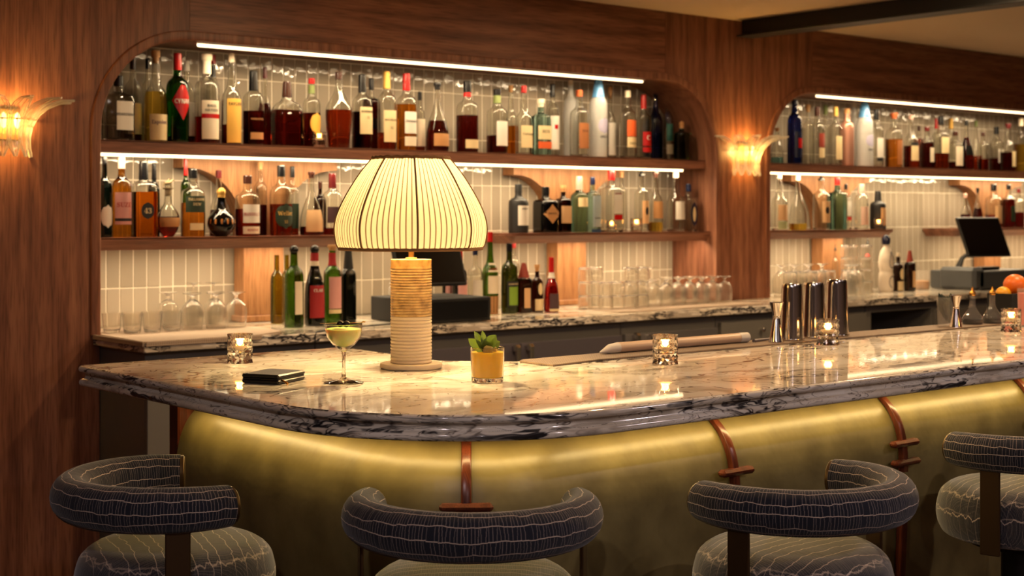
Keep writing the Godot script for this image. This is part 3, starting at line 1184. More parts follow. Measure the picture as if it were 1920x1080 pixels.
		light_strip("strip light along the top of the %s alcove" % ("nearer" if first else "farther"), x0 + 0.432 if first else x0 + 0.45, x1 - 0.535, 2.137, -5.392, E_TOP)

const E_TOP := 1.5
const E_MID := 1.35
const E_LOW := 0.42

func wedge_shelf(x0: float, x1: float, y: float, front: float, nose: float, thick: float, run: float, rl: float, rr: float, body: float) -> ArrayMesh:
	# section in (depth, height) swept along a front line with rounded ends
	var path := PackedVector2Array()
	if rl > 0.0:
		path.append(Vector2(x0, TILE_Z + 0.008))
		for k in 7:
			var a := PI / 2 * k / 6.0
			path.append(Vector2(x0 + rl - rl * cos(a), front - rl + rl * sin(a)))
	else:
		path.append(Vector2(x0, front))
	if rr > 0.0:
		for k in 7:
			var a := PI / 2 * k / 6.0
			path.append(Vector2(x1 - rr + rr * sin(a), front - rr + rr * cos(a)))
		path.append(Vector2(x1, TILE_Z + 0.008))
	else:
		path.append(Vector2(x1, front))
	var b := MB.new()
	var ins := minf(run, 0.2)
	b.sweep(path, PackedVector2Array([Vector2(-ins - 0.012, y - body), Vector2(-ins - 0.012, y - thick), Vector2(-ins - 0.012, y - thick), Vector2(-ins, y - thick), Vector2(-ins, y - thick), Vector2(0.0, y - nose), Vector2(0.0, y - nose), Vector2(0.0, y - 0.002), Vector2(0.0, y - 0.002), Vector2(-0.002, y)]), 1.0)
	# top and bottom
	var top := PackedVector2Array(path)
	if rr <= 0.0:
		top.append(Vector2(x1, TILE_Z + 0.008))
	if rl <= 0.0:
		top.append(Vector2(x0, TILE_Z + 0.008))
	var q := MB.new()
	q.prism(top, y - 0.006, y, true)
	b.add(q.mesh(), Transform3D())
	var low := PackedVector2Array()
	for p in top:
		low.append(Vector2(p.x, minf(p.y, front - ins + 0.0)))
	q = MB.new()
	var lo := PackedVector2Array([Vector2(x0 + rl * 0.8, TILE_Z + 0.008), Vector2(x0 + rl * 0.8, front - ins), Vector2(x1 - rr * 0.8, front - ins), Vector2(x1 - rr * 0.8, TILE_Z + 0.008)])
	q.prism(lo, y - body, y - 0.006, true)
	b.add(q.mesh(), Transform3D())
	return b.mesh()

func light_strip(label: String, x0: float, x1: float, y: float, z: float, energy: float, tilt := 0.05) -> void:
	var t := thing("strip_light", "thin warm white " + label, "strip light", Vector3((x0 + x1) / 2, y, z), 0.0, "strip lights in the alcoves")
	var b := MB.new()
	b.box(Vector3(0, 0.004, 0), Vector3(x1 - x0 + 0.02, 0.006, 0.024), 0.001)
	put("housing", b, M.steel, t)
	b = MB.new()
	b.box(Vector3(0, -0.004, 0), Vector3(x1 - x0, 0.0135, 0.018), 0.004)
	put("led_tube", b, M.led, t)
	area("strip_light_source", LED_C, energy, Vector3((x0 + x1) / 2, y - 0.0145, z), Vector3(0, -1, tilt), Vector3.RIGHT, x1 - x0, 0.028)

# ---------------------------------------------------------------- back counter
func build_counter() -> void:
	var top := thing("back_counter", "veined marble worktop of the back bar", "countertop", Vector3.ZERO)
	var b := MB.new()
	b.box(Vector3((2.375 + 10.85) / 2, TOP_Y - 0.0185, (-4.93 + TILE_Z + 0.01) / 2), Vector3(10.85 - 2.375, 0.037, -4.93 - TILE_Z - 0.01), 0.003)
	put("slab", b, M.marble_edge, top)
	# cabinets below: each unit a thing
	var front := -4.965
	var body := func(label: String, x0: float, x1: float) -> Node3D:
		var t := thing("base_cabinet", label, "cabinet", Vector3.ZERO, 0.0, "cabinets under the back counter")
		var q := MB.new()
		q.box(Vector3((x0 + x1) / 2, 0.467, (front - 0.02 + TILE_Z) / 2), Vector3(x1 - x0 - 0.002, 0.932, front - 0.02 - TILE_Z), 0.002)
		put("body", q, M.cabinet, t)
		return t
	var c1: Node3D = body.call("olive-grey base cabinet with bare side at the counter's open end", 2.403, 3.30)
	var door := func(t: Node3D, x0: float, x1: float, y0: float, y1: float, m: Material, called := "door") -> Node3D:
		var q := MB.new()
		q.box(Vector3((x0 + x1) / 2, (y0 + y1) / 2, front - 0.008), Vector3(x1 - x0 - 0.006, y1 - y0 - 0.006, 0.022), 0.002)
		return put(called, q, m, t)
	door.call(c1, 2.40, 2.84, 0.1, 0.885, M.cabinet)
	door.call(c1, 2.84, 3.29, 0.1, 0.885, M.cabinet)
	var fr := thing("bottle_fridge", "dark steel undercounter fridge with two chrome-handled doors", "fridge", Vector3.ZERO)
	b = MB.new()
	b.box(Vector3(4.07, 0.467, (front - 0.02 + TILE_Z) / 2), Vector3(1.54, 0.932, front - 0.02 - TILE_Z), 0.002)
	put("body", b, M.cabinet, fr)
	for d in [[3.32, 4.20, 4.165], [4.20, 4.835, 4.243]]:
		var o: MeshInstance3D = door.call(fr, d[0], d[1], 0.1, 0.868, M.steel_dark)
		handle(o, d[2], 0.845, front + 0.003)
	var f2 := thing("drinks_fridge", "bright stainless steel undercounter fridge with a lever handle", "fridge", Vector3.ZERO)
	b = MB.new()
	b.box(Vector3(5.175, 0.467, (front - 0.02 + TILE_Z) / 2), Vector3(0.66, 0.932, front - 0.02 - TILE_Z), 0.002)
	put("body", b, M.cabinet, f2)
	var o2: MeshInstance3D = door.call(f2, 4.85, 5.50, 0.1, 0.872, M.steel)
	handle(o2, 4.915, 0.858, front + 0.003)
	b = MB.new()
	b.box(Vector3(5.06, 0.852, front + 0.03), Vector3(0.12, 0.014, 0.014), 0.004)
	b.box(Vector3(5.005, 0.846, front + 0.015), Vector3(0.02, 0.03, 0.04), 0.004)
	put("lever", b, M.chrome, o2)
	var c2: Node3D = body.call("olive-grey base cabinet with small knobbed drawers", 5.51, 6.74)
	for y in [[0.62, 0.895], [0.10, 0.61]]:
		for x in [[5.525, 6.13], [6.13, 6.73]]:
			var o: MeshInstance3D = door.call(c2, x[0], x[1], y[0], y[1], M.cabinet, "drawer")
			var k := MB.new()
			k.lathe(PackedVector2Array([Vector2(0.004, 0), Vector2(0.004, 0.012), Vector2(0.012, 0.018), Vector2(0.012, 0.026), Vector2(0, 0.029)]), 14)
			var kn := put("knob", k, M.chrome, o)
			kn.position = Vector3((x[0] + x[1]) / 2, minf(0.85, y[1] - 0.05), front + 0.003)
			kn.rotation.x = PI / 2
	var c3 := thing("base_cabinet", "olive-grey cabinet with a dark open niche below the far counter", "cabinet", Vector3.ZERO, 0.0, "cabinets under the back counter")
	b = MB.new()
	var zc := (front - 0.02 + TILE_Z) / 2
	var dc := front - 0.02 - TILE_Z
	for w in [[6.775, 0.05, 0.467, 0.932], [7.69, 0.62, 0.467, 0.932], [7.09, 0.58, 0.91, 0.045], [7.09, 0.58, 0.06, 0.12]]:
		b.box(Vector3(w[0], w[2], zc), Vector3(w[1], w[3], dc), 0.002)
	b.box(Vector3(7.09, 0.5, TILE_Z + 0.02), Vector3(0.58, 0.8, 0.02), 0.0)
	put("body", b, M.cabinet, c3)
	door.call(c3, 7.385, 7.98, 0.1, 0.885, M.cabinet)
	var c4: Node3D = body.call("olive-grey base cabinet at the counter's far end", 8.0, 10.8)
	door.call(c4, 8.02, 9.4, 0.1, 0.885, M.cabinet)
	door.call(c4, 9.4, 10.78, 0.1, 0.885, M.cabinet)
	# draining nets under the glasses
	b = MB.new()
	b.prism(PackedVector2Array([Vector2(2.378, -4.934), Vector2(2.86, -4.95), Vector2(3.02, -5.05), Vector2(3.06, -5.30), Vector2(3.0, -5.54), Vector2(2.41, -5.64)]), TOP_Y + 0.0005, TOP_Y + 0.005, true)
	b.box(Vector3(2.62, TOP_Y - 0.004, -4.926), Vector3(0.48, 0.018, 0.005), 0.001)
	b.box(Vector3(2.371, TOP_Y - 0.004, -5.16), Vector3(0.005, 0.018, 0.46), 0.001)
	tag(put("bar_netting", b, M.mat_net), "pale bar netting hanging over the counter's open end", "bar mat")
	b = MB.new()
	b.prism(PackedVector2Array([Vector2(4.86, -5.02), Vector2(5.9, -5.02), Vector2(5.92, -5.33), Vector2(4.9, -5.40)]), TOP_Y + 0.0005, TOP_Y + 0.004, true)
	tag(put("bar_netting", b, M.mat_net), "pale bar netting under the stacked tumblers and goblets", "bar mat")

func handle(parent: Node, x: float, y: float, z: float) -> void:
	var b := MB.new()
	b.box(Vector3(x, y - 0.085, z + 0.028), Vector3(0.024, 0.19, 0.014), 0.005)
	b.box(Vector3(x, y, z + 0.014), Vector3(0.03, 0.034, 0.03), 0.006)
	b.box(Vector3(x, y - 0.17, z + 0.014), Vector3(0.03, 0.034, 0.03), 0.006)
	put("handle", b, M.chrome, parent)

# ---------------------------------------------------------------- the bar
func bar_path(inset: float, z_back: float, x_end: float) -> PackedVector2Array:
	var p := PackedVector2Array()
	var r := 0.48 - inset
	var x := 1.47 + inset
	var zz := z_back
	while zz < -2.62:
		p.append(Vector2(x, zz))
		zz += 0.16
	for k in 21:
		var a := PI / 2 * k / 20.0
		p.append(Vector2(1.95 - r * cos(a), -2.49 + r * sin(a)))
	var xx := 2.1
	while xx < x_end:
		p.append(Vector2(xx, -2.01 - inset))
		xx += 0.25
	p.append(Vector2(x_end, -2.01 - inset))
	return p

func build_bar() -> void:
	var END := 7.6
	var bar := thing("marble_counter", "thick veined marble bar top with moulded double-bullnose edge", "countertop", Vector3.ZERO)
	var out := bar_path(0.006, -3.405, END)
	var poly := PackedVector2Array(out)
	for q in [Vector2(END, -2.80), Vector2(2.36, -2.80), Vector2(2.22, -2.94), Vector2(2.24, -3.42), Vector2(1.49, -3.42)]:
		poly.append(q)
	var b := MB.new()
	b.prism(poly, BAR_Y - 0.014, BAR_Y, true)
	var inner := PackedVector2Array(bar_path(0.018, -3.40, END))
	for q in [Vector2(END, -2.79), Vector2(2.37, -2.79), Vector2(2.23, -2.94), Vector2(2.23, -3.41), Vector2(1.5, -3.41)]:
		inner.append(q)
	b.prism(inner, BAR_Y - 0.049, BAR_Y - 0.013, true)
	put("slab", b, M.marble, bar)
	b = MB.new()
	var prof := PackedVector2Array()
	for k in 9:      # lower roll, from underneath outwards and up
		var a := -PI / 2 + PI * k / 8.0
		prof.append(Vector2(-0.010 + 0.009 * cos(a), BAR_Y - 0.041 + 0.009 * sin(a)))
	prof.append(prof[prof.size() - 1])
	prof.append(Vector2(-0.017, BAR_Y - 0.030))
	prof.append(Vector2(-0.017, BAR_Y - 0.016))
	prof.append(Vector2(-0.008, BAR_Y - 0.0162))
	prof.append(prof[prof.size() - 1])
	for k in 9:
		var a := -PI / 2 + PI * k / 8.0
		prof.append(Vector2(-0.008 + 0.008 * cos(a), BAR_Y - 0.0081 + 0.008 * sin(a)))
	b.sweep(bar_path(0.0, -3.41, END), prof, 1.0)
	put("moulded_edge", b, M.marble_edge, bar)
	# padded front
	var base := thing("leather_bar", "padded olive-gold leather bar front with wooden straps", "bar front", Vector3.ZERO)
	var prof2 := PackedVector2Array()
	for q in [[0.0, 0.12], [0.02, 0.30], [0.04, 0.60], [0.047, 0.80], [0.045, 0.86], [0.035, 0.91], [0.014, 0.95], [-0.018, 0.98], [-0.048, 1.0], [-0.09, 1.016]]:
		prof2.append(Vector2(q[0], q[1]))
	prof2 = rounded(prof2, 2)
	# four cushions, parted where the straps sit
	var whole := bar_path(0.20, -3.20, END)
	var cuts := []
	var part := PackedVector2Array()
	var strap_at := []
	var acc := []
	for i in whole.size() - 1:
		var n := 8
		for k in n:
			acc.append(whole[i].lerp(whole[i + 1], k / float(n)))
	var want := [Vector2(1.80, -2.30), Vector2(2.41, -2.21), Vector2(3.035, -2.21), Vector2(3.66, -2.21), Vector2(4.29, -2.21), Vector2(4.92, -2.21)]
	var next := 0
	var best := 9.0
	for i in acc.size():
		part.append(acc[i])
		if next < want.size():
			var d: float = acc[i].distance_to(want[next])
			if d > best + 1e-4 and best < 0.1:
				strap_at.append([acc[i], (acc[i] - acc[i - 1]).normalized()])
				cuts.append(part)
				part = PackedVector2Array([acc[i]])
				next += 1
				best = 9.0
			else:
				best = minf(best, d)
	cuts.append(part)
	for c in cuts:
		b = MB.new()
		b.sweep(c, prof2, 1.0)
		put("cushion", b, M.leather, base)
	# wooden end post
	b = MB.new()
	b.box(Vector3(1.665, 0.505, -3.225), Vector3(0.07, 1.01, 0.05), 0.004)
	put("end_post", b, M.wood_red, base)
	b = MB.new()
	b.prism(PackedVector2Array([Vector2(1.72, -3.24), Vector2(1.72, -2.5), Vector2(1.98, -2.26), Vector2(END, -2.26), Vector2(END, -2.70), Vector2(2.3, -2.70), Vector2(2.15, -2.95), Vector2(2.15, -3.24)]), 0.0, BAR_Y - 0.05, true)
	put("core", b, M.cabinet, base)
	for s in strap_at:
		var d: Vector2 = s[1]
		var o := Vector2(-d.y, d.x)
		var st := PackedVector3Array()
		var lowst := PackedVector3Array()
		for k in prof2.size():
			var q: Vector2 = s[0] + o * (prof2[k].x + 0.004)
			if prof2[k].y > 0.80:
				st.append(Vector3(q.x, prof2[k].y, q.y))
			if prof2[k].y < 0.74 and prof2[k].y > 0.3:
				lowst.append(Vector3(q.x, prof2[k].y, q.y))
		var turn := Basis(Vector3(d.x, 0, d.y), Vector3.UP, Vector3(o.x, 0, o.y))
		b = MB.new()
		strap(b, st, turn, 0.020, 0.016)
		put("strap", b, M.wood_red, base)
		b = MB.new()
		strap(b, lowst, turn, 0.026, 0.016)
		put("strap", b, M.wood_red, base)
		for y in [0.872, 0.825]:
			var q: Vector2 = s[0] + o * (bulge_at(prof2, y) + 0.018)
			b = MB.new()
			b.box(Vector3.ZERO, Vector3(0.105, 0.016, 0.024), 0.006, Transform3D(turn, Vector3(q.x, y, q.y)))
			put("toggle_bar", b, M.wood_red, base)
	# light strip tucked under the overhang
	var led := thing("strip_light", "hidden warm strip light under the marble bar overhang", "strip light", Vector3.ZERO, 0.0, "strip light under the bar")
	b = MB.new()
	b.sweep(bar_path(0.155, -3.15, END), PackedVector2Array([Vector2(-0.006, BAR_Y - 0.0515), Vector2(-0.006, BAR_Y - 0.057), Vector2(-0.006, BAR_Y - 0.057), Vector2(0.006, BAR_Y - 0.057), Vector2(0.006, BAR_Y - 0.057), Vector2(0.006, BAR_Y - 0.0515)]), 1.0)
	put("led_tube", b, M.led, led)
	var lp := bar_path(0.155, -3.15, END)
	var segs := [[Vector2(1.625, -3.15), Vector2(1.625, -2.5)], [Vector2(2.0, -2.165), Vector2(END, -2.165)]]
	for k in 4:
		var a0 := PI / 2 * k / 4.0
		var a1 := PI / 2 * (k + 1) / 4.0
		segs.append([Vector2(1.95 - 0.325 * cos(a0), -2.49 + 0.325 * sin(a0)), Vector2(1.95 - 0.325 * cos(a1), -2.49 + 0.325 * sin(a1))])
	for s in segs:
		var a: Vector2 = s[0]
		var c: Vector2 = s[1]
		var d := (c - a).normalized()
		var mid := (a + c) / 2.0
		area("bar_strip_source", Color(1.0, 0.86, 0.56), E_BAR * a.distance_to(c), Vector3(mid.x, BAR_Y - 0.0585, mid.y), Vector3(-d.y * 0.3, -1, d.x * 0.3), Vector3(d.x, 0, d.y), a.distance_to(c), 0.012)

const E_BAR := 0.15

func bulge_at(P: PackedVector2Array, y: float) -> float:
	for i in P.size() - 1:
		if y <= P[i + 1].y:
			return lerpf(P[i].x, P[i + 1].x, (y - P[i].y) / (P[i + 1].y - P[i].y))
	return 0.0

func strap(b: MB, pts: PackedVector3Array, turn: Basis, w: float, t: float) -> void:
	var G := []
	for k in [[-0.5, 0.0], [-0.5, 0.8], [-0.35, 1.0], [0.35, 1.0], [0.5, 0.8], [0.5, 0.0]]:
		var line := PackedVector3Array()
		for p in pts:
			line.append(p + turn * Vector3(k[0] * w, 0, k[1] * t))
		G.append(line)
	# columns run up the strap
	var H := []
	for i in pts.size():
		var line := PackedVector3Array()
		for k in 6:
			line.append(G[k][i])
		H.append(line)
	b.grid(H)
	var e: PackedVector3Array = H[H.size() - 1]
	b.quad(e[0], e[1], e[4], e[5])
	b.quad(e[1], e[2], e[3], e[4])

# ---------------------------------------------------------------- lamps
func build_lamps() -> void:
	# table lamp
	var t := thing("table_lamp", "table lamp with striped pleated shade and ribbed ceramic column on the bar", "lamp", Vector3(2.063, BAR_Y, -2.846), -0.547)
	var b := MB.new()
	b.lathe(PackedVector2Array([Vector2(0, 0.0005), Vector2(0.072, 0.0005), Vector2(0.075, 0.003), Vector2(0.075, 0.010), Vector2(0.073, 0.013), Vector2(0.073, 0.013), Vector2(0, 0.013)]), 48)
	put("foot", b, M.stoneware, t)
	for part in [["column_base", 0.013, 0.125, M.stoneware], ["column_band", 0.125, 0.262, M.crackle]]:
		b = MB.new()
		var P := PackedVector2Array()
		var n := int((part[2] - part[1]) / 0.0076)
		for k in n:
			var y: float = lerpf(part[1], part[2] - (0.018 if part[0] == "column_band" else 0.0), k / float(n))
			P.append(Vector2(0.0462, y))
			P.append(Vector2(0.0494, y + 0.0012))
			P.append(Vector2(0.0500, y + 0.0038))
			P.append(Vector2(0.0494, y + 0.0064))
		if part[0] == "column_band":
			P.append(Vector2(0.0492, 0.246))
			P.append(Vector2(0.0492, 0.260))
			P.append(Vector2(0.0485, 0.262))
			P.append(Vector2(0.0485, 0.262))
			P.append(Vector2(0, 0.262))
		else:
			P.append(Vector2(0.0485, 0.125))
		b.lathe(P, 40)
		put(part[0], b, part[3], t)
	b = MB.new()
	b.lathe(PackedVector2Array([Vector2(0.014, 0.262), Vector2(0.014, 0.266), Vector2(0.007, 0.267), Vector2(0.007, 0.267), Vector2(0.007, 0.36), Vector2(0.012, 0.361), Vector2(0.012, 0.385), Vector2(0, 0.385)]), 18)
	put("stem", b, M.brass, t)
	# shade: eight gathered panels between seams
	var prof := [[0.172, 0.288], [0.179, 0.298], [0.1845, 0.335], [0.1785, 0.368], [0.158, 0.412], [0.124, 0.467], [0.0926, 0.505]]
	var C := PackedVector2Array()
	for q in prof:
		C.append(Vector2(q[0], q[1]))
	C = rounded(C, 2)
	var seg := 128
	var G := []
	for q in C:
		var line := PackedVector3Array()
		for j in seg + 1:
			var a := TAU * j / seg
			var k := fposmod(a * 8.0 / TAU, 1.0)
			var dip := 1.0 - 0.035 * sin(PI * k) + 0.004 * sin(a * 48.0)
			line.append(Vector3(q.x * dip * sin(a), q.y, q.x * dip * cos(a)))
		G.append(line)
	b = MB.new()
	b.grid(G, true, 1.25, 1.0)
	put("shade", b, M.shade, t)
	for k in 8:
		var a := TAU * k / 8.0
		b = MB.new()
		var pts := PackedVector3Array()
		for q in C:
			pts.append(Vector3((q.x + 0.0008) * sin(a), q.y, (q.x + 0.0008) * cos(a)))
		b.tube(pts, 0.0022, 6)
		put("seam", b, M.trim_cloth, t)
	for e in [C[0], C[C.size() - 1]]:
		b = MB.new()
		var pts := PackedVector3Array()
		for j in 97:
			var a := TAU * j / 96.0
			var k := fposmod(a * 8.0 / TAU, 1.0)
			var r: float = e.x * (1.0 - 0.035 * sin(PI * k)) + 0.0006
			pts.append(Vector3(r * sin(a), e.y + (0.0014 * sin(a * 24.0) if e.y > 0.4 else 0.0), r * cos(a)))
		b.tube(pts, 0.0034, 6, Vector3.UP, 1.4, false)
		put("edge_braid", b, M.trim_cloth, t)
	b = MB.new()
	var ball := PackedVector2Array()
	for k in 13:
		var a := -PI / 2 + PI * k / 12.0
		ball.append(Vector2(0.028 * cos(a), 0.412 + 0.028 * sin(a)))
	b.lathe(ball, 18)
	put("bulb", b, M.bulb, t)
	omni("table_lamp_light", Color(1.0, 0.86, 0.62), E_LAMP, t.position + Vector3(0, 0.412, 0), 0.027)
	sconce("glass-leaf wall sconce on the wooden panel left of the bottles", 2.03)
	sconce("glass-leaf wall sconce on the post between the two alcoves", 6.155)

const E_LAMP := 0.78
const E_SCONCE := 0.062

func sconce(label: String, x: float) -> void:
	var o := Vector3(x, 1.775, WALL_Z)
	var t := thing("wall_sconce", label, "sconce", o, 0.0, "glass-leaf wall sconces")
	var b := MB.new()
	b.box(Vector3(0, 0.0, 0.008), Vector3(0.10, 0.12, 0.016), 0.004)
	put("back_plate", b, M.brass, t)
	# a half ring of brass carries the leaves
	b = MB.new()
	var pts := PackedVector3Array()
	for k in 17:
		var a := -PI / 2 + PI * k / 16.0
		pts.append(Vector3(0.090 * sin(a), 0.018, 0.012 + 0.090 * cos(a)))
	b.tube(pts, 0.0025, 6)
	pts = PackedVector3Array()
	for k in 17:
		var a := -PI / 2 + PI * k / 16.0
		pts.append(Vector3(0.074 * sin(a), -0.04, 0.012 + 0.074 * cos(a)))
	b.tube(pts, 0.0025, 6)
	put("ring", b, M.gold, t)
	for k in 7:
		var a := lerpf(-PI / 2 + 0.04, PI / 2 - 0.04, k / 6.0)
		var path := [[0.088, -0.122], [0.082, -0.09], [0.081, -0.05], [0.089, -0.01], [0.112, 0.032], [0.150, 0.066], [0.200, 0.088], [0.245, 0.092]]
		var wid := [0.005, 0.018, 0.027, 0.032, 0.034, 0.031, 0.022, 0.006]
		var G := []
		var rows := 22
		for i in rows + 1:
			var f := i / float(rows) * 7.0
			var i0 := mini(int(f), 6)
			var r := lerpf(path[i0][0], path[i0 + 1][0], f - i0)
			var y := lerpf(path[i0][1], path[i0 + 1][1], f - i0)
			var w := lerpf(wid[i0], wid[i0 + 1], f - i0)
			var tangent := Vector2(path[i0 + 1][0] - path[i0][0], path[i0 + 1][1] - path[i0][1]).normalized()
			var nor := Vector2(tangent.y, -tangent.x)       # outward in (radius, height)
			var line := PackedVector3Array()
			var m := 32
			for j in m + 1:
				var q := TAU * j / m
				var side := w * cos(q)
				var th := 0.0036 * sin(q)
				if sin(q) > 0:
					th += 0.0020 * cos(side / maxf(w, 0.001) * 14.0) * minf(1.0, w / 0.01)
				var cup := -0.2 * side * side / 0.034
				var rr := r + nor.x * (th + cup)
				var yy := y + nor.y * (th + cup)
				line.append(Vector3(rr * sin(a) + side * cos(a), yy, 0.012 + rr * cos(a) - side * sin(a)))
			G.append(line)
		b = MB.new()
		var H := []
		for i in G.size():
			H.append(G[G.size() - 1 - i])
		b.grid(H, true)
		var leaf := put("glass_leaf", b, M.sconce_glass, t)
		b = MB.new()
		for e in [0, 3, 5, 8, 11, 13, 16]:          # moulded ridges and the two edges
			var pts2 := PackedVector3Array()
			var rad2 := PackedFloat32Array()
			for i in G.size():
				pts2.append(G[i][e])
				rad2.append(0.0021 if e in [0, 16] else 0.0014)
			b.tube(pts2, rad2, 6)
		put("ridges", b, M.sconce_ridge, leaf)
		b = MB.new()
		var knob := Vector3(0.100 * sin(a), 0.016, 0.012 + 0.100 * cos(a))
		b.lathe(PackedVector2Array([Vector2(0, -0.005), Vector2(0.005, 0), Vector2(0, 0.005)]), 8, knob)
		put("rivet", b, M.gold, t)
	for sx in [-0.026, 0.026]:
		b = MB.new()
		b.lathe(PackedVector2Array([Vector2(0, -0.03), Vector2(0.008, -0.024), Vector2(0.012, 0.0), Vector2(0.008, 0.024), Vector2(0, 0.032)]), 14, Vector3(sx, 0.012, 0.052))
		put("bulb", b, M.bulb, t)
		omni("sconce_light", Color(1.0, 0.77, 0.42), E_SCONCE, o + Vector3(sx, 0.014, 0.052), 0.012)

# ---------------------------------------------------------------- stools
func build_stools() -> void:
	var g := "upholstered swivel bar stools"
	var s := thing("bar_stool", "stool with striped navy tub back at the bar's left end", "stool", Vector3.ZERO, 0.0, g)
	var yc := 0.895
	var R := 0.2
	var span := 1.84
	var b := MB.new()
	var N := 56
	var G := []
	for i in N + 1:
		var t := lerpf(-span, span, i / float(N))
		# arc opens towards -z; its back is at +z
		var d := Vector3(sin(t), 0, cos(t))
		var line := PackedVector3Array()
		var fat := 1.0 - 0.10 * pow(absf(t) / span, 6.0)
		for j in 25:
			var a := TAU * j / 24.0
			line.append(Vector3(0, yc, 0) + d * (R + 0.039 * fat * cos(a)) + Vector3(0, 0.043 * fat * sin(a), 0))
		G.append(line)
	# uv: along the length first
	var T := []
	for j in 25:
		var line := PackedVector3Array()
		for i in N + 1:
			line.append(G[i][j])
		T.append(line)
	b.grid(T, false, 1.0, 1.0)
	put("backrest", b, M.fabric, s)
	for e in [-1.0, 1.0]:
		var t: float = e * span
		var d := Vector3(sin(t), 0, cos(t))
		var fwd: Vector3 = Vector3(cos(t), 0, -sin(t)) * e
		b = MB.new()
		var rim := PackedVector3Array()
		var rad := [0.9, 0.9, 0.82]
		var P := []
		for k in 4:
			var line := PackedVector3Array()
			var rr: float = [0.93, 0.93, 0.85, 0.0][k]
			for j in 25:
				var a: float = TAU * j / 24.0 * -e
				line.append(Vector3(0, yc, 0) + d * (R + 0.039 * 0.92 * rr * cos(a)) + Vector3(0, 0.043 * 0.92 * rr * sin(a), 0) + fwd * [-0.004, 0.006, 0.009, 0.009][k])
			P.append(line)
		b.grid(P, true)
		put("end_cap", b, M.bronze, s)
		# flat metal upright from arm to seat
		var tu: float = e * 1.36
		var du := Vector3(sin(tu), 0, cos(tu))
		b = MB.new()
		b.box(Vector3.ZERO, Vector3(0.007, 0.20, 0.046), 0.002, Transform3D(Basis(du, Vector3.UP, du.cross(Vector3.UP)), Vector3(0, 0.762, 0) + du * (R + 0.004)))
		put("upright", b, M.bronze, s)
	b = MB.new()
	var seat := PackedVector2Array([Vector2(0, 0.668), Vector2(0.14, 0.668), Vector2(0.178, 0.674), Vector2(0.192, 0.70), Vector2(0.196, 0.735), Vector2(0.186, 0.775), Vector2(0.155, 0.798), Vector2(0.10, 0.806), Vector2(0, 0.809)])
	b.lathe(rounded(seat, 2), 40)
	put("seat", b, M.seat_fabric, s)
	b = MB.new()
	b.lathe(PackedVector2Array([Vector2(0.12, 0.664), Vector2(0.12, 0.655), Vector2(0.05, 0.645), Vector2(0.045, 0.63), Vector2(0.045, 0.03), Vector2(0.06, 0.02), Vector2(0.17, 0.012), Vector2(0.18, 0.008), Vector2(0.18, 0.0005), Vector2(0, 0.0005)]), 32)
	put("pedestal", b, M.black, s)
	s.position = Vector3(1.335, 0, -2.63)
	s.rotation.y = -deg_to_rad(104)
	copy(s, "stool with striped navy tub back at the rounded bar corner", Vector3(1.645, 0, -2.079), -deg_to_rad(40))
	copy(s, "stool with striped navy tub back at the straight bar, nearer one", Vector3(2.25, 0, -1.835), -deg_to_rad(1.5))
	copy(s, "stool with striped navy tub back cut by the picture's edge", Vector3(3.165, 0, -1.89), -deg_to_rad(0))

# ---------------------------------------------------------------- bottle tables: x, z, height, radius, shape, glass, liquor, fill, cap, cap kind, cap start, labels, lettering, words
func build_bottles() -> void:
	bottles(A1, SHELF1, "liquor_bottle", "", "bottles on the upper shelf of the nearer alcove")
	bottles(B1, SHELF2, "liquor_bottle", "", "bottles on the middle shelf left of the lamp")
	bottles(B2, SHELF2, "liquor_bottle", "", "bottles on the middle shelf right of the lamp")
	bottles(C1, TOP_Y + 0.002, "wine_bottle", "", "bottles on the back counter")
	bottles(A2, SHELF1, "liquor_bottle", "", "bottles on the upper shelf of the farther alcove")
	bottles(B3, SHELF2, "liquor_bottle", "", "bottles on the middle shelf of the farther alcove")
	bottles(B4, SHELF2, "liquor_bottle", "", "bottles on the shelf behind the second till")
	bottles(C2, TOP_Y + 0.002, "liquor_bottle", "", "bottles on the far back counter")

